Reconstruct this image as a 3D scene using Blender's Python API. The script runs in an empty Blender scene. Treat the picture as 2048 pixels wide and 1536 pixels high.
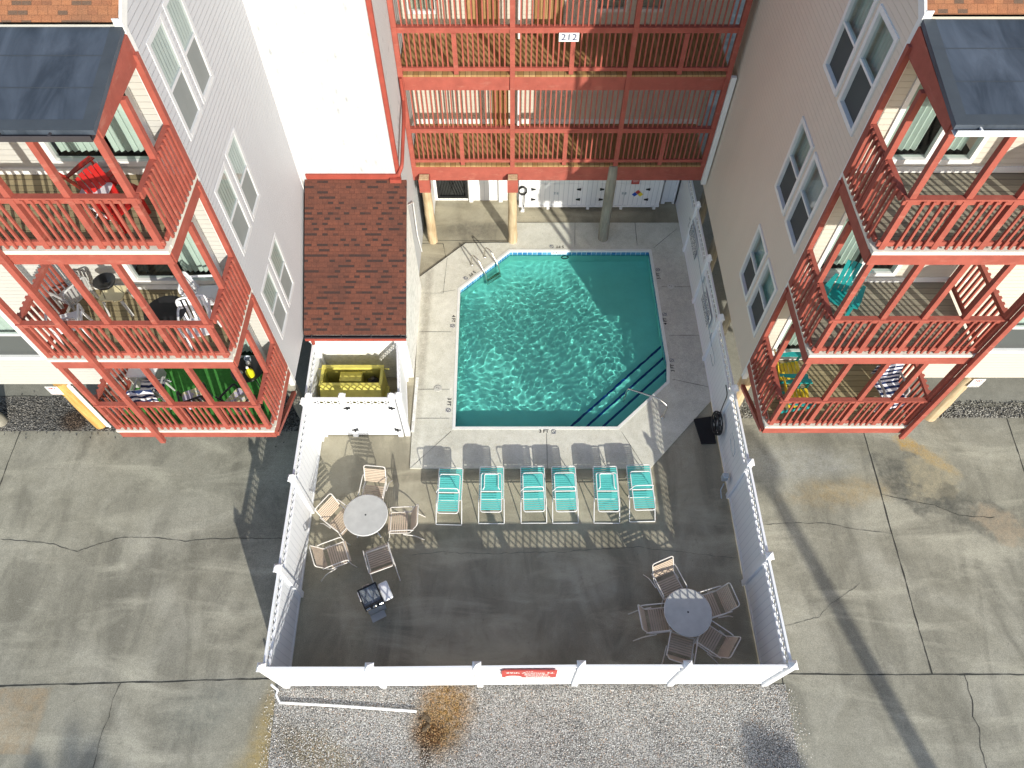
import bpy, bmesh, math, random
from mathutils import Vector, Matrix
R = math.radians
random.seed(7)
sc = bpy.context.scene

# ------------------------------------------------------------------ camera, sky, sun, exposure
SUN = Vector((0.97, -1.97, 1.0)).normalized()
cam_d = bpy.data.cameras.new("camera")
cam = bpy.data.objects.new("camera", cam_d)
sc.collection.objects.link(cam)
cam.location = (0, 0, 16)
cam.rotation_euler = (math.atan(907 / 1420), 0, 0)
cam_d.sensor_width = 36
cam_d.lens = 36 * 1420 / 2048
cam_d.clip_start = 0.1
cam_d.clip_end = 500
sc.camera = cam
world = bpy.data.worlds.new("World")
sc.world = world
world.use_nodes = True
wn = world.node_tree
wn.nodes.clear()
sky = wn.nodes.new("ShaderNodeTexSky")
sky.sky_type = 'NISHITA'
sky.sun_disc = False
sky.sun_elevation = math.asin(SUN.z)
sky.sun_rotation = math.atan2(SUN.x, SUN.y)
bg = wn.nodes.new("ShaderNodeBackground")
bg.inputs[1].default_value = 0.148
wo = wn.nodes.new("ShaderNodeOutputWorld")
wn.links.new(sky.outputs[0], bg.inputs[0])
wn.links.new(bg.outputs[0], wo.inputs[0])
sun_d = bpy.data.lights.new("sun", 'SUN')
sun_d.energy = 4.0
sun_d.angle = R(0.53)
sun_d.color = (1.0, 0.96, 0.86)
sun = bpy.data.objects.new("sun", sun_d)
sc.collection.objects.link(sun)
sun.rotation_euler = (-SUN).to_track_quat('-Z', 'Y').to_euler()
sun.location = (10, -20, 30)
sc.view_settings.view_transform = 'Standard'
sc.view_settings.look = 'None'
sc.view_settings.exposure = 0.50
sc.view_settings.gamma = 1
sc.render.engine = 'CYCLES'
sc.cycles.use_denoising = True
sc.cycles.max_bounces = 10
sc.cycles.transparent_max_bounces = 16
sc.cycles.sample_clamp_indirect = 6
sc.cycles.caustics_refractive = True
sc.cycles.caustics_reflective = False
sun_d.cycles.is_caustics_light = True

# ------------------------------------------------------------------ materials
MATS = {}
class NT:
    def __init__(s, name):
        s.m = bpy.data.materials.new(name); s.m.use_nodes = True
        s.t = s.m.node_tree; s.b = s.t.nodes["Principled BSDF"]; s.out = s.t.nodes["Material Output"]
        MATS[name] = s.m
    def n(s, typ, **kw):
        nd = s.t.nodes.new(typ)
        for k, v in kw.items():
            if k.startswith('i_'):
                key = k[2:]
                key = int(key) if key.isdigit() else key
                nd.inputs[key].default_value = v
            else: setattr(nd, k, v)
        return nd
    def l(s, a, b): s.t.links.new(a, b)
    def pos(s): return s.n("ShaderNodeNewGeometry").outputs["Position"]
    def noise(s, scale, detail=4, rough=.55, vec=None, dist=0):
        nd = s.n("ShaderNodeTexNoise"); nd.inputs["Scale"].default_value = scale
        nd.inputs["Detail"].default_value = detail; nd.inputs["Roughness"].default_value = rough
        nd.inputs["Distortion"].default_value = dist
        s.l(vec or s.pos(), nd.inputs["Vector"]); return nd.outputs["Fac"]
    def ramp(s, fac, stops, interp='LINEAR'):
        r = s.n("ShaderNodeValToRGB"); r.color_ramp.interpolation = interp
        e = r.color_ramp.elements
        while len(e) < len(stops): e.new(0.5)
        for i, (p, c) in enumerate(stops):
            e[i].position = p
            e[i].color = (c, c, c, 1) if isinstance(c, (int, float)) else (*c, 1)
        s.l(fac, r.inputs[0]); return r.outputs[0]
    def mix(s, fac, a, b, mode='MIX'):
        m = s.n("ShaderNodeMix", data_type='RGBA', blend_type=mode)
        for i, v in ((0, fac), (6, a), (7, b)):
            if isinstance(v, bpy.types.NodeSocket): s.l(v, m.inputs[i])
            elif i == 0: m.inputs[0].default_value = v
            else: m.inputs[i].default_value = (*v, 1)
        return m.outputs[2]
    def math(s, op, a, b=0.0, clamp=False):
        m = s.n("ShaderNodeMath", operation=op); m.use_clamp = clamp
        for i, v in ((0, a), (1, b)):
            if isinstance(v, bpy.types.NodeSocket): s.l(v, m.inputs[i])
            else: m.inputs[i].default_value = v
        return m.outputs[0]
    def mapv(s, scale=(1, 1, 1), loc=(0, 0, 0), rot=(0, 0, 0), vec=None):
        m = s.n("ShaderNodeMapping"); m.inputs["Scale"].default_value = scale
        m.inputs["Location"].default_value = loc; m.inputs["Rotation"].default_value = rot
        s.l(vec or s.pos(), m.inputs["Vector"]); return m.outputs[0]
    def ell(s, cx, cy, rx, ry, soft=.35, rot=0, wob=.6, wscale=1.5):
        """mask of a wobbly ellipse on the ground (1 inside)"""
        p = s.mapv(scale=(1, 1, 0), loc=(-cx, -cy, 0))
        v = s.n("ShaderNodeMapping"); v.inputs["Rotation"].default_value = (0, 0, -rot)
        s.l(p, v.inputs["Vector"])
        v2 = s.mapv(scale=(1 / rx, 1 / ry, 0), vec=v.outputs[0])
        ln = s.n("ShaderNodeVectorMath", operation='LENGTH'); s.l(v2, ln.inputs[0])
        nz = s.math('MULTIPLY', s.math('SUBTRACT', s.noise(wscale, 5, .65), .5), wob * 2)
        d = s.math('ADD', ln.outputs["Value"], nz)
        mr = s.n("ShaderNodeMapRange"); mr.interpolation_type = 'SMOOTHSTEP'
        mr.inputs[1].default_value = 1 + soft; mr.inputs[2].default_value = 1 - soft
        s.l(d, mr.inputs[0]); return mr.outputs[0]
    def rectm(s, cx, cy, rx, ry, wob=.03):
        sx = s.n("ShaderNodeSeparateXYZ"); s.l(s.mapv(loc=(-cx, -cy, 0)), sx.inputs[0])
        nz = s.math('MULTIPLY', s.math('SUBTRACT', s.noise(2, 4, .6), .5), wob * 2)
        a = s.math('ADD', s.math('DIVIDE', s.math('ABSOLUTE', sx.outputs[0]), rx), nz); b = s.math('ADD', s.math('DIVIDE', s.math('ABSOLUTE', sx.outputs[1]), ry), nz)
        mr = s.n("ShaderNodeMapRange"); mr.inputs[1].default_value = 1.03; mr.inputs[2].default_value = .96
        s.l(s.math('MAXIMUM', a, b), mr.inputs[0]); return s.math('MULTIPLY', mr.outputs[0], s.ramp(s.noise(1.8, 6, .7), [(.3, .45), (.7, 1)]))
    def bump(s, h, strength=.3, dist=.01, prev=None):
        b = s.n("ShaderNodeBump"); b.inputs["Strength"].default_value = strength
        b.inputs["Distance"].default_value = dist; s.l(h, b.inputs["Height"])
        if prev: s.l(prev, b.inputs["Normal"])
        return b.outputs[0]
    def fin(s, col, rough=.8, nrm=None, metal=0, spec=None):
        if isinstance(col, bpy.types.NodeSocket): s.l(col, s.b.inputs["Base Color"])
        else: s.b.inputs["Base Color"].default_value = (*col, 1)
        if isinstance(rough, bpy.types.NodeSocket): s.l(rough, s.b.inputs["Roughness"])
        else: s.b.inputs["Roughness"].default_value = rough
        s.b.inputs["Metallic"].default_value = metal
        if spec is not None: s.b.inputs["Specular IOR Level"].default_value = spec
        if nrm is not None: s.l(nrm, s.b.inputs["Normal"])
        return s.m

def plain(name, col, rough=.6, var=.12, scale=3, metal=0, bscale=60, bstr=.12, spec=None):
    t = NT(name)
    f = t.noise(scale, 5, .6)
    a = tuple(c * (1 - var) for c in col); b = tuple(min(1, c * (1 + var)) for c in col)
    c = t.mix(t.ramp(f, [(.3, 0), (.7, 1)]), a, b)
    nb = t.bump(t.noise(bscale, 3), bstr, .003)
    return t.fin(c, rough, nb, metal, spec)

def mk_concrete(name, dark, mid, light, stains=(), fine=.5, blotch=.55, streak=True, seed=0):
    t = NT(name)
    v = t.mapv(loc=(seed, seed * 2, 0))
    f1 = t.noise(blotch, 6, .62, vec=v, dist=.6)
    c = t.ramp(f1, [(.32, dark), (.5, mid), (.68, light)])
    f2 = t.noise(5, 7, .7, vec=v)
    c = t.mix(fine, c, t.ramp(f2, [(.3, tuple(x * .78 for x in mid)), (.7, tuple(min(1, x * 1.18) for x in mid))]))
    if streak:
        f3 = t.noise(1.1, 5, .6, vec=t.mapv(scale=(1, .28, 1), loc=(3 + seed, 1, 0), rot=(0, 0, .12)), dist=1.0)
        c = t.mix(t.ramp(f3, [(.46, 0), (.66, .75)]), c, tuple(x * .58 for x in mid))
        f4 = t.noise(.9, 5, .6, vec=t.mapv(scale=(.35, 1.3, 1), loc=(9 + seed, 4, 0)), dist=.8)
        c = t.mix(t.ramp(f4, [(.50, 0), (.68, .7)]), c, tuple(min(1, x * 1.5) for x in mid))
    brk = t.ramp(t.noise(6, 7, .75), [(.34, .35), (.6, 1)])
    for (mask, col, amt) in stains:
        c = t.mix(t.math('MULTIPLY', t.math('MULTIPLY', mask(t), brk), amt), c, col)
    if streak:
        f5 = t.noise(2.3, 8, .75, vec=v, dist=2.2)
        c = t.mix(t.ramp(f5, [(.30, .45), (.42, 0), (.6, 0), (.7, .4)]), c, t.ramp(f5, [(.45, tuple(x * .55 for x in mid)), (.55, tuple(min(1, x * 1.5) for x in mid))]))
    sp = t.noise(70, 2, .5)
    c = t.mix(.3, c, t.ramp(sp, [(.35, .05), (.65, .7)]), 'OVERLAY')
    vz = t.n("ShaderNodeTexVoronoi"); vz.inputs["Scale"].default_value = 3.1; t.l(t.pos(), vz.inputs["Vector"])
    pits = t.ramp(vz.outputs["Distance"], [(.03, 1), (.055, 0)])
    c = t.mix(t.math('MULTIPLY', pits, .55), c, tuple(x * .3 for x in mid))
    nb = t.bump(t.noise(35, 6, .7), .25, .004)
    nb = t.bump(t.noise(4, 4, .6), .25, .02, nb)
    return t.fin(c, .88, nb, spec=.25)

def E_(*a, **k): return lambda t: t.ell(*a, **k)
def mul(m1, m2): return lambda t: t.math('MULTIPLY', m1(t), m2(t))
mk_concrete("driveway_concrete", (.175, .165, .125), (.305, .292, .235), (.43, .415, .35), stains=[
    (lambda t: t.rectm(-11.4, 2.03, 1.72, .62), (.36, .26, .15), .75),
    (E_(-4.9, 1.6, .38, 1.0, .5, 0, .3, 1.5), (.38, .27, .08), .6),
    (E_(-5.2, .9, .5, .6, .5, 0, .4, 1.5), (.36, .27, .10), .5),
    (E_(8.1, 7.1, 1.05, .32, .7, .1, 1.1, 1.8), (.36, .26, .12), .6),
    (E_(9.9, 7.3, .95, .66, .25, -.6, 1.2, 1.4), (.09, .09, .078), .8),
    (E_(10.45, 7.5, .62, .72, .22, -.4, 1.2, 1.7), (.37, .33, .23), .9),
    (E_(11.2, 6.5, .9, .5, .25, -.6, 1.2, 1.3), (.09, .09, .078), .7),
    (E_(11.6, 6.3, .6, .42, .3, -.6, 1.2, 2.0), (.38, .31, .22), .8),
    (mul(E_(10.05, 8.42, .34, .2, .4, -.5, .8, 4), lambda t: t.ramp(t.noise(30, 3, .7), [(.35, .3), (.6, 1)])), (.50, .31, .08), .9),
    (mul(E_(10.5, 8.05, .6, .16, .5, -.7, .8, 4), lambda t: t.ramp(t.noise(30, 3, .7), [(.35, .2), (.6, 1)])), (.46, .32, .13), .85),
    (E_(7.0, 7.9, 1.5, .45, .5, 0, .5, 1.2), (.40, .40, .37), .6),
    (E_(-8.0, 5.2, 1.6, .4, .5, .5, .5, .9), (.13, .125, .10), .5),
    (E_(-6.4, 2.2, .8, .5, .6, .3, .5, .9), (.14, .15, .13), .5),
])
mk_concrete("slab_concrete", (.20, .20, .17), (.28, .275, .235), (.34, .335, .29), seed=5, streak=False)
mk_concrete("patio_concrete", (.26, .235, .165), (.37, .338, .25), (.45, .42, .325), seed=11, blotch=.7, fine=.35, stains=[
    (E_(-3.0, 5.2, 1.2, 1.0, .6, 0, .5, 1.2), (.20, .18, .12), .4),
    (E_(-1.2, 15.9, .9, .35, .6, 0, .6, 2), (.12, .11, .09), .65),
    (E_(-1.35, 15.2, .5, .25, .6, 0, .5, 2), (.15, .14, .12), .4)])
mk_concrete("deck_concrete", (.54, .53, .45), (.64, .63, .55), (.73, .72, .64), seed=21, blotch=1.1, fine=.35, streak=False, stains=[
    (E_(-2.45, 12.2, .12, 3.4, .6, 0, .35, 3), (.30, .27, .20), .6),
    (E_(4.7, 12.0, .6, 3, .6, 0, .6, 1.4), (.42, .40, .35), .6)])

def mk_gravel(name, cols, vs=30, tint=()):
    t = NT(name)
    v = t.n("ShaderNodeTexVoronoi"); v.inputs["Scale"].default_value = vs; t.l(t.mapv(scale=(1, 1.3, 1)), v.inputs["Vector"])
    rnd = t.n("ShaderNodeSeparateColor"); t.l(v.outputs["Color"], rnd.inputs[0])
    c = t.ramp(rnd.outputs[0], cols)
    edge = t.ramp(v.outputs["Distance"], [(.3, 1), (.7, .25)])
    c = t.mix(1, c, edge, 'MULTIPLY')
    big = t.ramp(t.noise(.9, 5, .6), [(.35, .72), (.65, 1.1)])
    c = t.mix(1, c, big, 'MULTIPLY')
    for (mask, col, amt) in tint:
        c = t.mix(t.math('MULTIPLY', mask(t), amt), c, col, 'MULTIPLY')
    nb = t.bump(t.math('SUBTRACT', 1, v.outputs["Distance"]), .9, .03)
    return t.fin(c, .9, nb, spec=.2)
GC = [(0, (.16, .16, .165)), (.3, (.44, .42, .38)), (.6, (.72, .69, .63)), (.85, (.95, .94, .90)), (1, (.62, .46, .32))]
RUST = [(mul(E_(-1.4, 2.15, .50, .75, .6, -.35, .8, 2.2), lambda t: t.ramp(t.noise(9, 4, .7), [(.3, .35), (.6, 1)])), (.80, .46, .10), .9),
        (E_(-1.7, 1.75, .33, .3, .4, 0, .4, 3), (.25, .14, .05), .85),
        (E_(-1.75, 1.35, .12, .2, .5, 0, .4, 3), (.12, .08, .04), .8),
        (E_(-3.9, 1.4, .9, .35, .6, -.4, .5, 2), (.75, .62, .35), .6)]
mk_gravel("gravel_bed", GC, 55, RUST)
mk_gravel("gravel_dark", [(0, (.14, .135, .125)), (.5, (.25, .24, .22)), (1, (.42, .40, .36))], 26,
          [(E_(-11.3, 9.1, .35, .3, .5, 0, .5, 3), (.5, .28, .14), .7)])
mk_gravel("gravel_pale", [(0, (.28, .27, .24)), (.5, (.44, .42, .36)), (1, (.6, .58, .52))], 26)

def mk_siding(name, col, period=.105, side=False):
    t = NT(name)
    sx = t.n("ShaderNodeSeparateXYZ"); t.l(t.pos(), sx.inputs[0])
    w = t.math('FRACT', t.math('DIVIDE', sx.outputs[2], period))
    edge = t.ramp(w, [(0, 0), (.08, 1), (1, .86)])
    c = t.mix(1, col, t.ramp(w, [(0, .84), (.07, 1), (1, .98)]), 'MULTIPLY')
    c = t.mix(t.ramp(t.noise(1.2, 5, .6, vec=t.mapv(scale=(1, 1, .35))), [(.4, 0), (.75, .25)]), c, tuple(x * .8 for x in col))
    nb = t.bump(edge, .6, .012)
    return t.fin(c, .55, nb, spec=.3)
mk_siding("white_siding", (.50, .495, .46))
mk_siding("side_toned_siding", (.50, .505, .53))  # same vinyl as the left front; tone of the light on this side put in
mk_siding("tan_siding", (.70, .61, .515))
mk_siding("cream_siding", (.58, .54, .46))

t = NT("stucco")
c = t.mix(t.ramp(t.noise(1.2, 5, .6), [(.4, 0), (.75, .3)]), (.50, .51, .52), (.44, .45, .46))
vz = t.n("ShaderNodeTexVoronoi"); vz.inputs["Scale"].default_value = 5; t.l(t.mapv(scale=(1.3, 1, .5)), vz.inputs["Vector"])
sp = t.math('MULTIPLY', t.ramp(vz.outputs["Distance"], [(.12, 1), (.24, 0)]), t.ramp(t.noise(.7, 6, .75, vec=t.mapv(loc=(4, 0, 1))), [(.47, 0), (.58, .75)]))
c = t.mix(sp, c, (.28, .30, .31))
t.fin(c, .85, t.bump(t.noise(22, 6, .7), .7, .02), spec=.2)
t = NT("stucco_rough")
c = t.mix(t.ramp(t.noise(7, 6, .7, vec=t.mapv(scale=(1, 1, 1.6))), [(.45, 0), (.62, .55)]), (.84, .83, .79), (.50, .50, .45))
t.fin(c, .85, t.bump(t.noise(14, 6, .7), .8, .03), spec=.2)

def mk_shingle(name, c1, c2, dark, slope=.6):
    t = NT(name)
    k = math.sqrt(1 + slope * slope)
    v = t.mapv(scale=(1, k, 0))
    b = t.n("ShaderNodeTexBrick"); b.offset = .37; b.offset_frequency = 2
    b.inputs["Scale"].default_value = 1; b.inputs["Brick Width"].default_value = .13; b.inputs["Row Height"].default_value = .128
    b.inputs["Mortar Size"].default_value = .004; b.inputs["Mortar Smooth"].default_value = .3
    b.inputs["Color1"].default_value = (0, 0, 0, 1); b.inputs["Color2"].default_value = (1, 1, 1, 1); b.inputs["Mortar"].default_value = (.5, .5, .5, 1)
    t.l(v, b.inputs["Vector"])
    c = t.ramp(b.outputs["Color"], [(.3, c1), (.45, c2), (.6, tuple(x * .85 for x in c2)), (.68, dark)], 'LINEAR')
    sx = t.n("ShaderNodeSeparateXYZ"); t.l(v, sx.inputs[0])
    w = t.math('FRACT', t.math('DIVIDE', sx.outputs[1], .128))
    c = t.mix(t.ramp(w, [(.42, 0), (.5, 1)]), c, t.mix(t.noise(9, 4, .7), tuple(x * .8 for x in c2), tuple(x * 1.15 for x in c1)))
    c = t.mix(t.math('MULTIPLY', b.outputs["Fac"], .6), c, tuple(x * .35 for x in c1))
    c = t.mix(t.ramp(t.noise(1.6, 5, .6), [(.4, 0), (.7, .45)]), c, dark)
    c = t.mix(.35, c, t.ramp(t.noise(90, 2, .5), [(.3, .12), (.7, .9)]), 'OVERLAY')
    # row steps: each course laps over the one below
    sx = t.n("ShaderNodeSeparateXYZ"); t.l(v, sx.inputs[0])
    w = t.math('FRACT', t.math('DIVIDE', sx.outputs[1], .128))
    nb = t.bump(t.math('SUBTRACT', 1, w), .35, .01)
    nb = t.bump(b.outputs["Color"], .4, .006, nb)
    return t.fin(c, .95, nb, spec=.15)
mk_shingle("shingle_red", (.14, .054, .037), (.115, .047, .034), (.042, .028, .026))
mk_shingle("shingle_orange", (.36, .155, .075), (.30, .125, .065), (.13, .085, .06))

def mk_paint(name, col, worn=None, grain=True, rough=.6):
    t = NT(name)
    f = t.noise(4, 6, .65)
    c = t.mix(t.ramp(f, [(.35, 0), (.7, 1)]), tuple(x * .86 for x in col), tuple(min(1, x * 1.12) for x in col))
    if worn:
        c = t.mix(t.ramp(t.noise(2.2, 7, .7, vec=t.mapv(scale=(1, 1, 4))), [(.56, 0), (.68, .7)]), c, worn)
        c = t.mix(t.ramp(t.noise(7, 6, .75, vec=t.mapv(loc=(3, 1, 2))), [(.6, 0), (.7, .45)]), c, tuple(x * .55 for x in col))
    nb = t.bump(t.noise(18, 5, .6, vec=t.mapv(scale=(.3, 3, 3))), .25, .006)
    return t.fin(c, rough, nb, spec=.3)
mk_paint("red_paint", (.335, .086, .062), (.40, .155, .115))
mk_paint("red_trim", (.32, .065, .045))
mk_paint("white_paint", (.78, .78, .77))
mk_paint("cabinet_white", (.80, .80, .80))
plain("vinyl_white", (.80, .81, .83), .42, .03, 2, bstr=.05)
plain("trim_white", (.74, .74, .72), .5, .06, 2)
plain("lip_cream", (.66, .63, .55), .7, .12, 6)

def mk_wood(name, a, b, axis='z', sc_=1):
    t = NT(name)
    s = {'z': (9, 9, .8), 'x': (.8, 9, 9), 'y': (9, .8, 9)}[axis]
    f = t.noise(1.6 * sc_, 6, .65, vec=t.mapv(scale=s), dist=.4)
    c = t.ramp(f, [(.3, a), (.7, b)])
    k = t.noise(1.3, 3, .5)
    c = t.mix(t.ramp(k, [(.5, 0), (.75, .6)]), c, tuple(x * .55 for x in a))
    return t.fin(c, .8, t.bump(f, .4, .008), spec=.2)
mk_wood("pile_wood", (.38, .27, .15), (.62, .50, .33))
mk_wood("pile_orange", (.42, .22, .06), (.62, .40, .14))
mk_wood("pile_grey", (.20, .19, .16), (.36, .34, .28))

def mk_boards(name, a, b, axis, pitch):
    """deck boards: axis = coordinate across the boards"""
    t = NT(name)
    sx = t.n("ShaderNodeSeparateXYZ"); t.l(t.pos(), sx.inputs[0])
    u = t.math('DIVIDE', sx.outputs[axis], pitch)
    w = t.math('FRACT', u)
    gap = t.ramp(w, [(0, 0), (.06, 1), (.94, 1), (1, 0)])
    wn_ = t.n("ShaderNodeTexWhiteNoise", noise_dimensions='1D'); t.l(t.math('FLOOR', u), wn_.inputs["W"])
    c = t.ramp(wn_.outputs["Value"], [(0, a), (1, b)])
    f = t.noise(3, 6, .7, vec=t.mapv(scale=(6, .6, 1) if axis == 0 else (.6, 6, 1)))
    c = t.mix(t.ramp(f, [(.4, 0), (.7, .5)]), c, tuple(x * .6 for x in a))
    c = t.mix(gap, tuple(x * .12 for x in a), c)
    return t.fin(c, .8, t.bump(gap, .5, .01), spec=.2)
mk_boards("walkway_boards", (.33, .19, .075), (.46, .30, .14), 0, .14)
mk_boards("deck_boards", (.29, .24, .14), (.36, .30, .18), 1, .14)
mk_boards("deck_boards_grey", (.26, .235, .18), (.33, .30, .23), 1, .14)
plain("turf_green", (.045, .22, .035), .95, .25, 12, bscale=140, bstr=.6)
t = NT("membrane")
c = t.mix(t.ramp(t.noise(1.4, 5, .6, vec=t.mapv(scale=(1.6, .45, 1), rot=(0, 0, .35)), dist=.7), [(.35, 0), (.7, 1)]), (.032, .042, .056), (.085, .105, .135))
t.fin(c, .55, t.bump(t.noise(2, 4, .6), .15, .02), spec=.4)
plain("membrane_edge", (.05, .06, .07), .6)
plain("gutter_dark", (.05, .045, .05), .5)
plain("gutter_white", (.70, .70, .70), .4, .05)

t = NT("window_glass")
t.t.nodes.remove(t.b)
tr = t.n("ShaderNodeBsdfTransparent"); tr.inputs[0].default_value = (.73, .79, .765, 1)
gl = t.n("ShaderNodeBsdfGlossy"); gl.inputs["Roughness"].default_value = .03; gl.inputs[0].default_value = (.9, .95, 1, 1)
lw_ = t.n("ShaderNodeLayerWeight"); fr_ = t.math("ADD", t.math("MULTIPLY", t.math("POWER", lw_.outputs["Facing"], 4), .7), .05)
mx = t.n("ShaderNodeMixShader"); t.l(fr_, mx.inputs[0]); t.l(tr.outputs[0], mx.inputs[1]); t.l(gl.outputs[0], mx.inputs[2])
t.l(mx.outputs[0], t.out.inputs[0])
t = NT("insect_screen")
t.t.nodes.remove(t.b)
tr = t.n("ShaderNodeBsdfTransparent"); tr.inputs[0].default_value = (.30, .32, .31, 1)
df = t.n("ShaderNodeBsdfDiffuse"); df.inputs[0].default_value = (.17, .18, .18, 1)
mx = t.n("ShaderNodeMixShader"); mx.inputs[0].default_value = .5; t.l(tr.outputs[0], mx.inputs[1]); t.l(df.outputs[0], mx.inputs[2])
t.l(mx.outputs[0], t.out.inputs[0])
plain("screen_sunny", (.22, .235, .23), .8, .05)  # insect screen of the sunlit windows, their brightness put into the colour
plain("trim_grey", (.58, .585, .60), .5, .05)
plain("curtain", (.60, .66, .62), .9, .08, 3)
plain("curtain_white", (.50, .51, .50), .9, .06, 3)
plain("room_dark", (.03, .032, .03), .9)  # near-black sheet colour, painted shade of the unlit rooms
plain("strap_teal", (.12, .58, .53), .45, .05, 5, bstr=.05)
plain("frame_white", (.74, .73, .71), .35, .04, 5, bstr=.03)
plain("frame_cream", (.70, .66, .60), .35, .06, 5, bstr=.03)
plain("strap_tan", (.55, .44, .33), .5, .08, 5, bstr=.05)
plain("tabletop_grey", (.50, .50, .47), .45, .08, 6, bscale=200)
plain("black_iron", (.012, .013, .015), .4, .2, 8)
plain("black_plastic", (.02, .02, .022), .5, .2, 8)
plain("dark_mat", (.012, .012, .013), .9, .2, 8)
plain("galvanised", (.45, .50, .54), .45, .1, 6, metal=.3)
plain("dumpster_yellow", (.60, .53, .11), .55, .18, 5)
plain("chair_red", (.42, .012, .01), .4, .08, 5)
plain("chair_teal", (.015, .32, .31), .45, .06, 5)
plain("chair_yellow", (.72, .52, .03), .45, .08, 5)
plain("plastic_white", (.76, .77, .79), .4, .04, 5)
plain("plastic_grey", (.42, .42, .41), .5, .06, 5)
plain("cream_top", (.70, .62, .38), .5, .06, 5)
plain("yellow_bottle", (.70, .68, .02), .3)
plain("steel", (.62, .60, .55), .22, .04, 5, metal=.95)
plain("pole_wood", (.16, .12, .08), .9)
plain("palm_trunk", (.2, .16, .11), .9)
plain("palm_green", (.05, .11, .03), .6)
plain("navy_ink", (.025, .04, .11), .7)
plain("black_ink", (.015, .015, .015), .7)
plain("red_ink", (.40, .04, .05), .7)
plain("sign_red", (.42, .06, .05), .5)
plain("sign_white", (.82, .82, .80), .5, .03)
plain("ink_blue", (.02, .08, .45), .5); plain("ink_yellow", (.75, .6, .05), .5)
plain("joint_dark", (.035, .035, .03), .95)
plain("coping_white", (.74, .74, .70), .6, .06)
plain("lid_plastic", (.50, .49, .44), .6)
plain("pvc_white", (.80, .80, .80), .4)
plain("soil_dark", (.10, .07, .04), .95)

def mk_stripe(name, cols, pitch, axis=1, second=None):
    t = NT(name)
    sx = t.n("ShaderNodeSeparateXYZ"); t.l(t.n("ShaderNodeTexCoord").outputs["Object"], sx.inputs[0])
    w = t.math('FRACT', t.math('DIVIDE', t.math('ADD', sx.outputs[axis], sx.outputs[2]), pitch))
    c = t.ramp(w, [(0, cols[0]), (.5, cols[1])], 'CONSTANT')
    return t.fin(c, .85, spec=.2)
mk_stripe("towel_stripe", ((.75, .75, .78), (.02, .035, .10)), .13)
t = NT("cushion_print")
v = t.n("ShaderNodeTexVoronoi"); v.inputs["Scale"].default_value = 9; t.l(t.pos(), v.inputs["Vector"])
c = t.ramp(t.noise(6, 3), [(.35, (.55, .50, .62)), (.5, (.70, .66, .38)), (.65, (.72, .72, .70))], 'CONSTANT')
t.fin(c, .9)

# water: clear refracting surface tinted aqua, pool plaster and tiles below
t = NT("pool_water")
t.t.nodes.remove(t.b)
rf = t.n("ShaderNodeBsdfGlass"); rf.inputs["Color"].default_value = (.50, .965, .91, 1); rf.inputs["IOR"].default_value = 1.333; rf.inputs["Roughness"].default_value = 0
t.l(rf.outputs[0], t.out.inputs[0])
plain("pool_plaster", (.72, .88, .84), .7, .05, 2)
t = NT("pool_tile")
b = t.n("ShaderNodeTexBrick"); b.offset = 0; b.inputs["Scale"].default_value = 1; b.inputs["Brick Width"].default_value = .15; b.inputs["Row Height"].default_value = .15
b.inputs["Mortar Size"].default_value = .008
b.inputs["Color1"].default_value = (.03, .16, .38, 1); b.inputs["Color2"].default_value = (.12, .35, .55, 1); b.inputs["Mortar"].default_value = (.6, .7, .75, 1)
vv = t.n("ShaderNodeCombineXYZ"); sx = t.n("ShaderNodeSeparateXYZ"); t.l(t.pos(), sx.inputs[0])
t.l(t.math('ADD', sx.outputs[0], sx.outputs[1]), vv.inputs[0]); t.l(t.math('ADD', sx.outputs[2], .15), vv.inputs[1]); t.l(vv.outputs[0], b.inputs["Vector"])
t.fin(b.outputs["Color"], .2)
plain("tile_navy", (.008, .03, .22), .3)
M = MATS

t = NT("vinyl_panel")
sx = t.n("ShaderNodeSeparateXYZ"); t.l(t.pos(), sx.inputs[0])
w = t.math('FRACT', t.math('DIVIDE', t.math('ADD', sx.outputs[0], sx.outputs[1]), .152))
g = t.ramp(w, [(0, 0), (.07, 1), (.93, 1), (1, 0)])
c = t.mix(g, (.58, .60, .63), t.mix(t.ramp(t.noise(1.5, 5), [(.4, 0), (.8, .3)]), (.80, .81, .83), (.70, .71, .70)))
t.fin(c, .42, t.bump(g, .5, .008))
t = NT("tongue_white")
sx = t.n("ShaderNodeSeparateXYZ"); t.l(t.pos(), sx.inputs[0])
w = t.math('FRACT', t.math('DIVIDE', sx.outputs[0], .145))
g = t.ramp(w, [(0, 0), (.06, 1), (.94, 1), (1, 0)])
t.fin(t.mix(g, (.40, .42, .46), (.80, .80, .80)), .5, t.bump(g, .6, .008))

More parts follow.
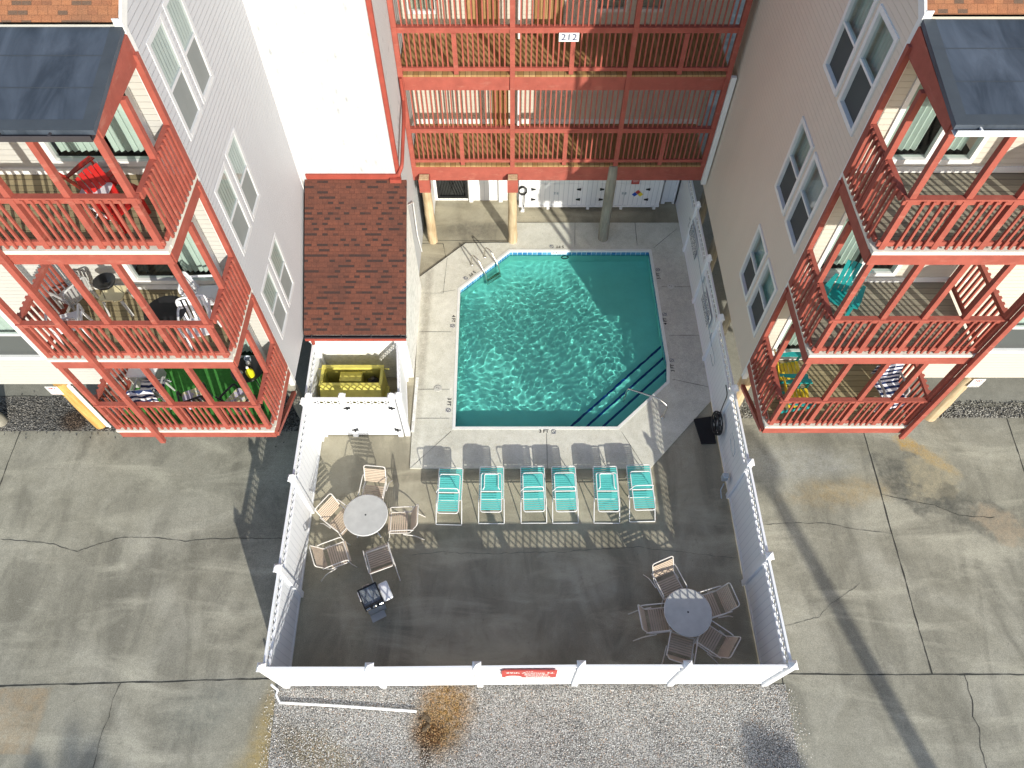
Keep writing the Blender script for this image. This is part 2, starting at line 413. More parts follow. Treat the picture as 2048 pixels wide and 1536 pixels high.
# ------------------------------------------------------------------ mesh helpers
COL = sc.collection
class MB:
    def __init__(s): s.v = []; s.f = []; s.sm = []
    def add(s, vs, fs, smooth=False):
        o = len(s.v); s.v += [tuple(v) for v in vs]
        for f in fs: s.f.append(tuple(i + o for i in f)); s.sm.append(smooth)
        return s
    def box(s, x0, y0, z0, x1, y1, z1):
        if x0 > x1: x0, x1 = x1, x0
        if y0 > y1: y0, y1 = y1, y0
        if z0 > z1: z0, z1 = z1, z0
        return s.add([(x0, y0, z0), (x1, y0, z0), (x1, y1, z0), (x0, y1, z0), (x0, y0, z1), (x1, y0, z1), (x1, y1, z1), (x0, y1, z1)],
                     [(0, 3, 2, 1), (4, 5, 6, 7), (0, 1, 5, 4), (1, 2, 6, 5), (2, 3, 7, 6), (3, 0, 4, 7)])
    def bev(s, x0, y0, z0, x1, y1, z1, b=.01):
        """box with chamfered vertical and top edges"""
        if x0 > x1: x0, x1 = x1, x0
        if y0 > y1: y0, y1 = y1, y0
        def ring(d, z): return [(x0 + d + b, y0 + d, z), (x1 - d - b, y0 + d, z), (x1 - d, y0 + d + b, z), (x1 - d, y1 - d - b, z), (x1 - d - b, y1 - d, z), (x0 + d + b, y1 - d, z), (x0 + d, y1 - d - b, z), (x0 + d, y0 + d + b, z)]
        vs = ring(0, z0) + ring(0, z1 - b) + ring(b, z1)
        fs = [tuple(range(7, -1, -1)), tuple(range(16, 24))]
        for k in (0, 8):
            for i in range(8): j = (i + 1) % 8; fs.append((k + i, k + j, k + 8 + j, k + 8 + i))
        return s.add(vs, fs)
    def mat_box(s, m, sx, sy, sz):
        c = [m @ Vector((a * sx / 2, b * sy / 2, d * sz / 2)) for d in (-1, 1) for (a, b) in ((-1, -1), (1, -1), (1, 1), (-1, 1))]
        return s.add(c, [(0, 3, 2, 1), (4, 5, 6, 7), (0, 1, 5, 4), (1, 2, 6, 5), (2, 3, 7, 6), (3, 0, 4, 7)])
    def bar(s, p, q, w, h, up=(0, 0, 1)):
        """rectangular bar from p to q, w across, h along up"""
        p = Vector(p); q = Vector(q); d = (q - p); L = d.length; d.normalize(); up = Vector(up)
        x = d.cross(up)
        if x.length < 1e-4: x = d.cross(Vector((0, 1, 0)))
        x.normalize(); u = x.cross(d).normalized()
        vs = []
        for e in (p, q):
            for a, b in ((-1, -1), (1, -1), (1, 1), (-1, 1)): vs.append(e + x * a * w / 2 + u * b * h / 2)
        return s.add(vs, [(0, 1, 2, 3), (7, 6, 5, 4), (0, 4, 5, 1), (1, 5, 6, 2), (2, 6, 7, 3), (3, 7, 4, 0)])
    def tube(s, pts, r, n=8, closed=False, cap=True):
        pts = [Vector(p) for p in pts]; N = len(pts); rs = r if isinstance(r, (list, tuple)) else [r] * N
        prev = None; rings = []
        for i, p in enumerate(pts):
            a = pts[i - 1] if (i > 0 or closed) else pts[i]; b = pts[(i + 1) % N] if (i < N - 1 or closed) else pts[i]
            d = (b - a).normalized()
            if prev is None:
                x = d.cross(Vector((0, 0, 1)))
                if x.length < 1e-3: x = d.cross(Vector((0, 1, 0)))
                x.normalize()
            else:
                x = prev - d * prev.dot(d)
                x.normalize()
            prev = x; y = d.cross(x)
            rings.append([p + (x * math.cos(2 * math.pi * k / n) + y * math.sin(2 * math.pi * k / n)) * rs[i] for k in range(n)])
        vs = [v for rg in rings for v in rg]; fs = []
        for i in range(N if closed else N - 1):
            for k in range(n):
                a, b = i * n + k, i * n + (k + 1) % n; c, d = ((i + 1) % N) * n + (k + 1) % n, ((i + 1) % N) * n + k
                fs.append((a, b, c, d))
        s.add(vs, fs, True)
        if cap and not closed: s.add(rings[0], [tuple(range(n - 1, -1, -1))]); s.add(rings[-1], [tuple(range(n))])
        return s
    def lathe(s, cx, cy, prof, n=16, smooth=True):
        """profile list of (r, z)"""
        vs = [(cx + r * math.cos(2 * math.pi * k / n), cy + r * math.sin(2 * math.pi * k / n), z) for r, z in prof for k in range(n)]
        fs = []
        for i in range(len(prof) - 1):
            for k in range(n): fs.append((i * n + k, i * n + (k + 1) % n, (i + 1) * n + (k + 1) % n, (i + 1) * n + k))
        s.add(vs, fs, smooth)
        if prof[-1][0] > 1e-4: s.add(vs[-n:], [tuple(range(n))])
        if prof[0][0] > 1e-4: s.add(vs[:n], [tuple(range(n - 1, -1, -1))])
        return s
    def prism(s, poly, z0, z1):
        n = len(poly); a = sum(poly[i][0] * poly[(i + 1) % n][1] - poly[(i + 1) % n][0] * poly[i][1] for i in range(n))
        if a < 0: poly = poly[::-1]
        vs = [(x, y, z0) for x, y in poly] + [(x, y, z1) for x, y in poly]
        return s.add(vs, [tuple(range(n - 1, -1, -1)), tuple(range(n, 2 * n))] + [(i, (i + 1) % n, n + (i + 1) % n, n + i) for i in range(n)])
    def quad(s, *p): return s.add(p, [tuple(range(len(p)))])
    def build(s, name, mat, parent=None, origin=None):
        me = bpy.data.meshes.new(name)
        o = Vector(origin) if origin is not None else (parent.matrix_basis.translation.copy() if (parent is not None) else Vector((0, 0, 0)))
        if parent is not None and parent.get("_o"): o = Vector(parent["_o"])
        if parent is None and origin is None and s.v:
            xs = [v[0] for v in s.v]; ys = [v[1] for v in s.v]; zs = [v[2] for v in s.v]
            o = Vector(((min(xs) + max(xs)) / 2, (min(ys) + max(ys)) / 2, min(zs)))
        me.from_pydata([(v[0] - o[0], v[1] - o[1], v[2] - o[2]) for v in s.v], [], s.f)
        me.polygons.foreach_set("use_smooth", s.sm); me.update()
        me.materials.append(M[mat] if isinstance(mat, str) else mat)
        ob = bpy.data.objects.new(name, me); COL.objects.link(ob)
        if parent is not None: ob.parent = parent
        else: ob.location = o
        ORG[ob.name] = o
        return ob
ORG = {}
def tag(o, label=None, cat=None, group=None, kind=None):
    if label: o["label"] = label
    if cat: o["category"] = cat
    if group: o["group"] = group
    if kind: o["kind"] = kind
    return o
def thing(name, label, cat, loc=(0, 0, 0), rz=0, group=None):
    e = bpy.data.objects.new(name, None); COL.objects.link(e); e.location = loc; e.rotation_euler = (0, 0, rz); e.empty_display_size = .2
    return tag(e, label, cat, group)
class Par:
    """wraps a parent so that world coordinates can be used for static things"""
def part(mb, name, mat, parent):
    """mesh given in world coordinates, linked under a thing or a part whose frame is a pure translation"""
    o = Vector((0, 0, 0)); p = parent
    while p is not None: o += Vector(p.location); p = p.parent
    me = bpy.data.meshes.new(name)
    me.from_pydata([(v[0] - o[0], v[1] - o[1], v[2] - o[2]) for v in mb.v], [], mb.f)
    me.polygons.foreach_set("use_smooth", mb.sm); me.update()
    me.materials.append(M[mat])
    ob = bpy.data.objects.new(name, me); COL.objects.link(ob); ob.parent = parent
    return ob
def local(mb, name, mat, parent):
    """mesh given in the thing's own coordinates"""
    me = bpy.data.meshes.new(name); me.from_pydata([tuple(v) for v in mb.v], [], mb.f)
    me.polygons.foreach_set("use_smooth", mb.sm); me.update(); me.materials.append(M[mat])
    ob = bpy.data.objects.new(name, me); COL.objects.link(ob); ob.parent = parent
    return ob
def copy_tree(o, parent=None):
    c = o.copy(); COL.objects.link(c); c.parent = parent
    for ch in list(o.children): copy_tree(ch, c)
    return c
def struct(mb, name, mat):
    return tag(mb.build(name, mat), kind='structure')
def sheet(name, outer, holes, z, mat, kind='structure', label=None, cat=None, thick=None):
    bm = bmesh.new(); edges = []
    for loop in [outer] + list(holes):
        vs = [bm.verts.new((x, y, z)) for x, y in loop]
        for i in range(len(vs)): edges.append(bm.edges.new((vs[i], vs[(i + 1) % len(vs)])))
    bmesh.ops.triangle_fill(bm, use_beauty=True, use_dissolve=False, edges=edges)
    bmesh.ops.recalc_face_normals(bm, faces=bm.faces)
    for f in bm.faces:
        if f.normal.z < 0: f.normal_flip()
    if thick:
        outer_edges = [e for e in bm.edges if len(e.link_faces) == 1]
        r = bmesh.ops.extrude_edge_only(bm, edges=outer_edges)
        for v in [g for g in r['geom'] if isinstance(g, bmesh.types.BMVert)]: v.co.z -= thick
        bmesh.ops.recalc_face_normals(bm, faces=bm.faces)
    me = bpy.data.meshes.new(name); bm.to_mesh(me); bm.free(); me.materials.append(M[mat])
    o = bpy.data.objects.new(name, me); COL.objects.link(o)
    return tag(o, label, cat, kind=kind)
def text_mesh(txt, size, mat, name, parent, loc, rot, align='CENTER', thick=.0, sx=1, lines=1.0, bold=0.0, font_off=0):
    """lettering turned into a mesh; loc/rot in the parent's frame"""
    cu = bpy.data.curves.new(name, 'FONT'); cu.body = txt; cu.size = size; cu.align_x = align; cu.align_y = 'CENTER'
    cu.offset = bold; cu.extrude = thick; cu.space_line = lines
    tmp = bpy.data.objects.new("t", cu); COL.objects.link(tmp)
    bpy.context.view_layer.update()
    me = bpy.data.meshes.new_from_object(tmp.evaluated_get(bpy.context.evaluated_depsgraph_get()))
    bpy.data.objects.remove(tmp); bpy.data.curves.remove(cu)
    me.materials.clear(); me.materials.append(M[mat]); me.name = name
    o = bpy.data.objects.new(name, me); COL.objects.link(o); o.parent = parent; o.location = loc; o.rotation_euler = rot; o.scale = (sx, 1, 1)
    return o
def rrect(w, l, r, n=4):
    """rounded rectangle loop, centre 0"""
    pts = []
    for cx, cy, a0 in ((w / 2 - r, l / 2 - r, 0), (-w / 2 + r, l / 2 - r, 90), (-w / 2 + r, -l / 2 + r, 180), (w / 2 - r, -l / 2 + r, 270)):
        for k in range(n + 1):
            a = R(a0 + 90 * k / n); pts.append((cx + r * math.cos(a), cy + r * math.sin(a)))
    return pts
def smooth_path(pts, r=.05, n=4):
    """round the corners of a polyline"""
    pts = [Vector(p) for p in pts]; out = [pts[0]]
    for i in range(1, len(pts) - 1):
        a, b, c = pts[i - 1], pts[i], pts[i + 1]
        d1 = (a - b); d2 = (c - b); rr = min(r, d1.length * .45, d2.length * .45)
        p, q = b + d1.normalized() * rr, b + d2.normalized() * rr
        for k in range(n + 1):
            tt = k / n; out.append(p * (1 - tt) ** 2 + b * 2 * tt * (1 - tt) + q * tt * tt)
    out.append(pts[-1]); return out

# ------------------------------------------------------------------ ground, decks, pool
POOL = [(-0.06, 14.99), (4.17, 14.99), (4.225, 10.87), (4.15, 10.27), (2.71, 8.88), (-1.47, 8.88), (-1.52, 13.48)]
def offs(poly, d):
    """offset polygon outward by d (poly given clockwise or not)"""
    n = len(poly); a = sum(poly[i][0] * poly[(i + 1) % n][1] - poly[(i + 1) % n][0] * poly[i][1] for i in range(n))
    sg = 1 if a > 0 else -1; out = []
    for i in range(n):
        p0, p1, p2 = Vector(poly[i - 1]), Vector(poly[i]), Vector(poly[(i + 1) % n])
        e1 = (p1 - p0).normalized(); e2 = (p2 - p1).normalized()
        n1 = Vector((e1.y, -e1.x)) * sg; n2 = Vector((e2.y, -e2.x)) * sg
        b = (n1 + n2).normalized(); out.append(tuple(p1 + b * d / max(.3, b.dot(n1))))
    return out
HOLE = offs(POOL, .16)
DECK = [(-2.534, 7.714), (3.43, 7.714), (5.30, 9.75), (5.33, 16.172), (0.015, 16.172), (0.015, 15.34), (-1.42, 15.30), (-2.72, 13.957), (-2.60, 10.5)]
sheet('ground', [(-90, -90), (90, -90), (90, 90), (-90, 90)], [HOLE], -0.02, "driveway_concrete")
PATIO = [(-4.95, 2.72), (5.42, 2.72), (5.42, 17.6), (-4.98, 17.6)]
sheet('patio', PATIO, [HOLE], 0.0, "patio_concrete")
sheet('pool_deck', DECK, [HOLE], 0.035, "deck_concrete", thick=.05)
sheet('slab_under_left_house', [(-30, 9.82), (-5.0, 9.82), (-5.0, 22), (-30, 22)], [], -0.012, "slab_concrete")
sheet('slab_under_right_house', [(5.45, 9.4), (9.1, 9.6), (30, 9.75), (30, 22), (5.45, 22)], [], -0.012, "slab_concrete")
sheet('gravel_strip_left', [(-30, 8.79), (-5.5, 8.79), (-5.5, 9.82), (-30, 9.82)], [], -0.008, "gravel_dark")
sheet('gravel_strip_right', [(5.7, 9.17), (30, 9.19), (30, 9.73), (5.7, 9.41)], [], -0.008, "gravel_pale")
sheet('gravel_bed', [(-4.95, 2.72), (5.76, 2.72), (5.66, -3), (-4.6, -3)], [], -0.008, "gravel_bed")

# loose stones of the gravel bed, strips
def pebbles(n, reg, mat, rmin=.006, rmax=.014, seed=1):
    rnd = random.Random(seed); b = MB(); vs = []; fs = []
    for i in range(n):
        x, y = reg(rnd)
        r = rnd.uniform(rmin, rmax); a = rnd.uniform(0, 3.14); c, s_ = math.cos(a), math.sin(a); z = r * .35; e = rnd.uniform(.6, 1)
        o = len(vs)
        for dx, dy, dz in ((1, 0, 0), (0, e, 0), (-1, 0, 0), (0, -e, 0), (.1, .1, .7), (0, 0, -.6)):
            vs.append((x + (dx * c - dy * s_) * r, y + (dx * s_ + dy * c) * r, z - .006 + dz * r))
        fs += [(o, o + 1, o + 4), (o + 1, o + 2, o + 4), (o + 2, o + 3, o + 4), (o + 3, o, o + 4)]
    b.v = vs; b.f = fs; b.sm = [False] * len(fs)
    return b
t = NT("pebble_mix")
g = t.n("ShaderNodeNewGeometry"); c = t.ramp(g.outputs["Random Per Island"], [(0, (.16, .155, .15)), (.3, (.42, .40, .37)), (.6, (.66, .64, .60)), (.85, (.88, .87, .84)), (.97, (.50, .32, .2))])
rust = t.ell(-1.45, 2.1, .55, .75, .45, -.35, .4, 2.5)
c = t.mix(t.math('MULTIPLY', rust, .85), c, (.62, .34, .07), 'MULTIPLY'); t.fin(c, .85)
def bedreg(r):
    y = r.uniform(.9, 2.62); k = (2.72 - y) / 5.7
    x = r.uniform(-4.93 + .32 * k, 5.74 - .1 * k)
    if r.random() < .02: x = (-4.93 + .32 * k - abs(r.gauss(0, .12))) if r.random() < .5 else (5.74 - .1 * k + abs(r.gauss(0, .12)))
    return x, y
tag(pebbles(26000, bedreg, "pebble_mix").build('loose_gravel', "pebble_mix"), kind='stuff')
tag(pebbles(3500, lambda r: (r.uniform(-13.5, -5.6), r.gauss(9.3, .25)), "gravel_dark", .01, .03, 2).build('loose_gravel', "gravel_dark"), kind='stuff')
tag(pebbles(3000, lambda r: (r.uniform(5.8, 13.6), 9.3 + r.uniform(-.12, .38)), "gravel_pale", .01, .03, 3).build('loose_gravel', "gravel_pale"), kind='stuff')

# joints and cracks
def ribbon(b, pts, w, z, jag=0, seed=0, step=.07):
    rnd = random.Random(seed); P = []
    for i in range(len(pts) - 1):
        p, q = Vector(pts[i]), Vector(pts[i + 1]); L = (q - p).length; n = max(1, int(L / step)) if jag else 1
        for k in range(n): P.append(p.lerp(q, k / n))
    P.append(Vector(pts[-1]))
    if jag:
        dr = 0
        for i in range(1, len(P) - 1):
            dr = dr * .7 + rnd.gauss(0, jag); d = (P[i + 1] - P[i - 1]).normalized(); P[i] = P[i] + Vector((-d.y, d.x)) * dr
    vs = []
    for i, p in enumerate(P):
        d = (P[min(i + 1, len(P) - 1)] - P[max(i - 1, 0)]).normalized(); nrm = Vector((-d.y, d.x)); ww = w * (rnd.uniform(.4, 1.5) if jag else 1) / 2
        vs += [(p.x + nrm.x * ww, p.y + nrm.y * ww, z), (p.x - nrm.x * ww, p.y - nrm.y * ww, z)]
    b.add(vs, [(2 * i, 2 * i + 1, 2 * i + 3, 2 * i + 2) for i in range(len(P) - 1)])
b = MB()
ribbon(b, [(-30, 2.50), (-10.77, 2.685), (-4.96, 2.833)], .026, -.015, .004, 1, .15); ribbon(b, [(5.76, 2.92), (30, 2.92)], .024, -.015, .004, 2, .15)
ribbon(b, [(9.03, 9.17), (9.02, 8.67), (8.92, 2.93)], .024, -.015, .004, 3, .15); ribbon(b, [(12.85, 9.17), (12.6, 6.4), (12.4, 2.9)], .024, -.015, .004, 4, .15)
ribbon(b, [(-12.62, 8.79), (-12.4, 2.66)], .03, -.015, .004, 5, .15)
ribbon(b, [(5.72, 2.9), (5.60, -3)], .02, -.015, .003, 6, .15); ribbon(b, [(-30, 9.84), (-5.6, 9.84)], .02, -.006, .003, 7)
struct(b, 'driveway_joints', "joint_dark")
b = MB()
ribbon(b, [(-12.0, 5.904), (-11.29, 5.855), (-10.67, 5.758), (-10.1, 5.60), (-9.64, 5.82), (-9.1, 5.95), (-8.39, 5.94), (-7.66, 5.843), (-6.97, 5.916), (-5.0, 5.9)], .011, -.014, .008, 11)
ribbon(b, [(-8.25, 2.75), (-8.32, 2.41), (-8.31, 2.03), (-8.37, 1.57), (-8.34, .6)], .010, -.014, .008, 12)
ribbon(b, [(9.6, 2.9), (9.59, 2.41), (9.5, 2.1), (9.56, 1.9), (9.43, 1.5), (9.45, .6)], .014, -.014, .01, 13)
ribbon(b, [(5.5, 6.26), (6.85, 6.31), (7.44, 6.29), (8.0, 6.187), (9.0, 6.026)], .009, -.014, .008, 14)
ribbon(b, [(9.0, 7.04), (9.75, 6.85), (10.2, 6.757), (10.7, 6.5), (11.54, 6.46)], .011, -.014, .008, 15)
ribbon(b, [(5.6, 3.9), (6.2, 3.95), (6.81, 4.13), (7.16, 4.43), (7.48, 4.59), (7.9, 4.88)], .007, -.014, .008, 16)
ribbon(b, [(-2.4, 5.52), (-1.6, 5.6), (-.9, 5.55), (.8, 5.58), (2.9, 5.7), (5.2, 5.45)], .006, .004, .008, 17)
struct(b, 'concrete_cracks', "joint_dark")
b = MB()
DZ = .039
for p in ([(-2.55, 10.03), (-1.66, 10.03)], [(-2.53, 9.143), (-1.62, 9.143)], [(-2.6, 11.93), (-1.7, 11.93)], [(1.914, 15.16), (1.966, 16.17)], [(3.816, 15.2), (3.838, 16.17)],
          [(5.3, 11.81), (4.39, 11.81)], [(5.25, 10.1), (4.3, 10.35)], [(-1.56, 8.76), (-2.534, 7.714)], [(.884, 8.71), (.875, 7.72)], [(-1.65, 13.45), (-2.1, 13.36)], [(5.3, 13.57), (4.37, 13.57)],
          [(-1.95, 14.7), (-2.0, 13.33), (-2.7, 13.33)], [(2.8, 8.75), (3.3, 7.72)], [(4.3, 15.1), (5.1, 15.9)]):
    ribbon(b, p, .010, DZ, .001, 21, .2)
for p in ([(-1.42, 15.32), (-2.72, 13.97)], [(.012, 16.17), (.012, 15.34), (-1.42, 15.32)]): ribbon(b, p, .018, DZ, .002, 22, .2)
for p in ([(-2.11, 15.32), (-2.0, 14.75)], [(-2.74, 15.32), (-2.11, 15.32)], [(-2.74, 15.45), (.0, 15.45)]): ribbon(b, p, .016, .004, .002, 23, .2)
struct(b, 'deck_joints', "joint_dark")

# pool: shell, tile band, coping, steps, water
WZ = -0.13
def pool_z(y): return -0.62 if y > 13.2 else (-0.56 if y < 9.5 else -0.56 - .06 * (y - 9.5) / 3.7)
bm = MB()
n = len(POOL); P2 = [(x, y) for x, y in POOL]
pc = (1.3, 11.9)
for i in range(n):
    (x0, y0), (x1, y1) = P2[i], P2[(i + 1) % n]
    K = 8
    for k in range(K):
        a, c = k / K, (k + 1) / K
        xa, ya, xb, yb = x0 + (x1 - x0) * a, y0 + (y1 - y0) * a, x0 + (x1 - x0) * c, y0 + (y1 - y0) * c
        bm.quad((xa, ya, -.02), (xb, yb, -.02), (xb, yb, pool_z(yb)), (xa, ya, pool_z(ya)))
# floor as a fine grid
xs = [-1.7 + .25 * i for i in range(25)]; ys = [8.7 + .25 * i for i in range(27)]
gv = [(x, y, pool_z(y)) for y in ys for x in xs]; gf = []
for j in range(len(ys) - 1):
    for i in range(len(xs) - 1): gf.append((j * 25 + i, j * 25 + i + 1, (j + 1) * 25 + i + 1, (j + 1) * 25 + i))
bm.add(gv, gf)
shell = tag(bm.build('swimming_pool', "pool_plaster"), 'white coped swimming pool with cut corners and corner steps', 'pool')
def under(mb, name, mat):
    o = part(mb, name, mat, shell); return o
# tile band
b = MB(); TI = offs(POOL, -.006)
for i in range(n):
    (x0, y0), (x1, y1) = TI[i], TI[(i + 1) % n]
    b.quad((x0, y0, -.20), (x1, y1, -.20), (x1, y1, -.025), (x0, y0, -.025))
under(b, 'tile_band', "pool_tile")
b = MB(); CI = offs(POOL, -.012); CO = offs(POOL, .062)
for i in range(n):
    j = (i + 1) % n
    b.add([(*CO[i], .048), (*CO[j], .048), (*CI[j], .048), (*CI[i], .048), (*CI[i], -.02), (*CI[j], -.02), (*CO[i], .0), (*CO[j], .0)], [(0, 1, 2, 3), (3, 2, 5, 4), (0, 6, 7, 1)])
under(b, 'coping', "coping_white")
b = MB(); CU = offs(POOL, .17); CM = offs(POOL, .058)
for i in range(n):
    j = (i + 1) % n
    b.add([(*CU[i], .037), (*CU[j], .037), (*CM[j], .037), (*CM[i], .037), (*CM[i], -.03), (*CM[j], -.03)], [(0, 1, 2, 3), (3, 2, 5, 4)])
under(b, 'deck_edge', "deck_concrete")
# corner steps, parallel to the cut corner
e0, e1 = Vector((2.71, 8.88)), Vector((4.15, 10.27)); dd = (e1 - e0).normalized(); nn = Vector((-dd.y, dd.x))
nav = MB(); stp = MB()
for k, (dist, z) in enumerate(((.36, -.20), (.68, -.32), (1.0, -.44))):
    a = e0 - dd * 2.0 + nn * dist; c = e1 + dd * 2.2 + nn * dist
    poly = [tuple(a), tuple(c), tuple(e1 + dd * 2.2 - nn * .1), tuple(e0 - dd * 2.0 - nn * .1)]
    def clip(poly, f):
        out = []
        for i in range(len(poly)):
            p, q = poly[i - 1], poly[i]; fp, fq = f(p), f(q)
            if (fp < 0) != (fq < 0): u = fp / (fp - fq); out.append((p[0] + (q[0] - p[0]) * u, p[1] + (q[1] - p[1]) * u))
            if fq >= 0: out.append(q)
        return out
    for f in (lambda p: p[1] - 8.89, lambda p: 4.215 - p[0]): poly = clip(poly, f)
    stp.prism(poly, -.7, z)
    w = .055
    a2 = a + nn * .004; c2 = c + nn * .004
    poly = [tuple(a2), tuple(c2), tuple(c - nn * w), tuple(a - nn * w)]
    for f in (lambda p: p[1] - 8.895, lambda p: 4.21 - p[0]): poly = clip(poly, f)
    nav.prism(poly, z - .05, z + .004)
under(stp, 'corner_step', "pool_plaster"); under(nav, 'step_edge_tile', "tile_navy")
b = MB(); b.tube([(1.62 + .1 * math.cos(a * .3926), 14.975, -.30 + .1 * math.sin(a * .3926)) for a in range(16)], .018, 6, closed=True)
under(b, 'light_ring', "black_plastic")
# water surface: real waves
rndw = random.Random(5); WV = []
for i in range(46):
    lam = .13 * (2.3 ** rndw.random()); ang = rndw.uniform(0, 6.28); k = 2 * math.pi / lam
    WV.append((k * math.cos(ang), k * math.sin(ang), rndw.uniform(0, 6.28), lam * lam * .0125 * rndw.uniform(.6, 1.2)))
def wave(x, y):
    return sum(a * math.sin(kx * x + ky * y + ph) for kx, ky, ph, a in WV)
import numpy as np
st = .0135
gx = np.arange(-1.6, 4.3, st); gy = np.arange(8.8, 15.08, st)
X, Y = np.meshgrid(gx, gy)
Xw = X + .12 * np.sin(1.3 * Y + .7) + .05 * np.sin(3.1 * X - 2 * Y); Yw = Y + .12 * np.sin(1.7 * X + .2) + .05 * np.sin(2.7 * Y + 2.2 * X)
Z = np.zeros_like(X)
for kx, ky, ph, a in WV: Z += a * np.sin(kx * Xw + ky * Yw + ph)
amp = .84 + .16 * np.sin(.9 * X + .5 * Y + 1.0) * np.sin(.8 * Y - .4)
calm = np.clip((14.9 - Y) / 2.2, .35, 1)
Z = WZ + Z * amp * calm
wv = list(zip(X.ravel().tolist(), Y.ravel().tolist(), Z.ravel().tolist())); nx = len(gx); ny = len(gy)
wb = MB()
wb.v = wv
for j in range(ny - 1):
    for i in range(nx - 1):
        a = j * nx + i; x, y = gx[i], gy[j]
        if y - x > 15.35: continue
        if x - y > -5.9: continue
        wb.f.append((a, a + 1, a + nx + 1, a + nx)); wb.sm.append(True)
used = sorted({i for f in wb.f for i in f}); mp = {u: k for k, u in enumerate(used)}
wb.v = [wb.v[u] for u in used]; wb.f = [tuple(mp[i] for i in f) for f in wb.f]
water = tag(wb.build('pool_water', "pool_water"), kind='structure')
water.cycles.is_caustics_caster = True
for o in [shell] + list(shell.children): o.cycles.is_caustics_receiver = True

# ------------------------------------------------------------------ buildings
def wall(f, u0, u1, v0, v1, holes, depth, inw):
    """wall face on a plane with real openings; f(u, v) gives the point, inw the inward vector"""
    b = MB(); iv = Vector(inw) * depth
    us = sorted({u0, u1, *[h[0] for h in holes], *[h[1] for h in holes]}); vs = sorted({v0, v1, *[h[2] for h in holes], *[h[3] for h in holes]})
    for i in range(len(us) - 1):
        for j in range(len(vs) - 1):
            cu, cv = (us[i] + us[i + 1]) / 2, (vs[j] + vs[j + 1]) / 2
            if any(h[0] < cu < h[1] and h[2] < cv < h[3] for h in holes): continue
            b.quad(f(us[i], vs[j]), f(us[i + 1], vs[j]), f(us[i + 1], vs[j + 1]), f(us[i], vs[j + 1]))
    for h in holes:
        c = [f(h[0], h[2]), f(h[1], h[2]), f(h[1], h[3]), f(h[0], h[3])]
        for k in range(4):
            p, q = Vector(c[k]), Vector(c[(k + 1) % 4]); b.quad(p, q, q + iv, p + iv)
    return b
def window(house, f, u0, u1, v0, v1, inw, out, side_dir, name='window', double=True, fr=.055, prot=.03, screen=True, curt="curtain", upper_dark=False, frm="trim_white", scr="insect_screen", cd=.16, pd=-.03):
    """double-hung window: frame > upper pane, lower screen, curtain; f(u, v)"""
    o = Vector(out); iv = Vector(inw)
    def P(u, v, d): return Vector(f(u, v)) + o * d
    def slab(b, a0, a1, c0, c1, d0, d1):
        vs = [P(a0, c0, d0), P(a1, c0, d0), P(a1, c1, d0), P(a0, c1, d0), P(a0, c0, d1), P(a1, c0, d1), P(a1, c1, d1), P(a0, c1, d1)]
        b.add(vs, [(0, 3, 2, 1), (4, 5, 6, 7), (0, 1, 5, 4), (1, 2, 6, 5), (2, 3, 7, 6), (3, 0, 4, 7)])
    b = MB(); e = .03
    slab(b, u0 - e, u0 + fr, v0 - e, v1 + e, -.07, prot); slab(b, u1 - fr, u1 + e, v0 - e, v1 + e, -.07, prot)
    slab(b, u0 + fr, u1 - fr, v0 - e, v0 + fr, -.07, prot + .004); slab(b, u0 + fr, u1 - fr, v1 - fr, v1 + e, -.07, prot - .004)
    vm = (v0 + v1) / 2
    if double: slab(b, u0 + fr, u1 - fr, vm - .022, vm + .022, -.065, .008)
    w = part(b, name, frm, house)
    g = MB(); g.quad(P(u0 + fr, vm + .02, pd), P(u1 - fr, vm + .02, pd), P(u1 - fr, v1 - fr, pd), P(u0 + fr, v1 - fr, pd)); part(g, 'pane', "window_glass", w)
    g = MB(); g.quad(P(u0 + fr, v0 + fr, pd - .012), P(u1 - fr, v0 + fr, pd - .012), P(u1 - fr, vm - .02, pd - .012), P(u0 + fr, vm - .02, pd - .012)); part(g, 'pane', scr if screen else "window_glass", w)
    g = MB(); n = 14
    for (c0, c1, mt) in ((v0, v1, curt),):
        pts = []
        for k in range(n + 1):
            u = u0 + (u1 - u0) * k / n; d = -cd - (.012 if k % 2 else 0); pts.append((u, d))
        for k in range(n): g.quad(P(pts[k][0], c0 + (.0 if not upper_dark else .5 * (c1 - c0)), pts[k][1]), P(pts[k + 1][0], c0 + (.0 if not upper_dark else .5 * (c1 - c0)), pts[k + 1][1]), P(pts[k + 1][0], c1, pts[k + 1][1]), P(pts[k][0], c1, pts[k][1]))
        part(g, 'curtain', mt, w)
    g = MB(); slab(g, u0 - .05, u1 + .05, v0 - .05, v1 + .05, -.42, -.40); part(g, 'room_backing', "room_dark", w)
    return w
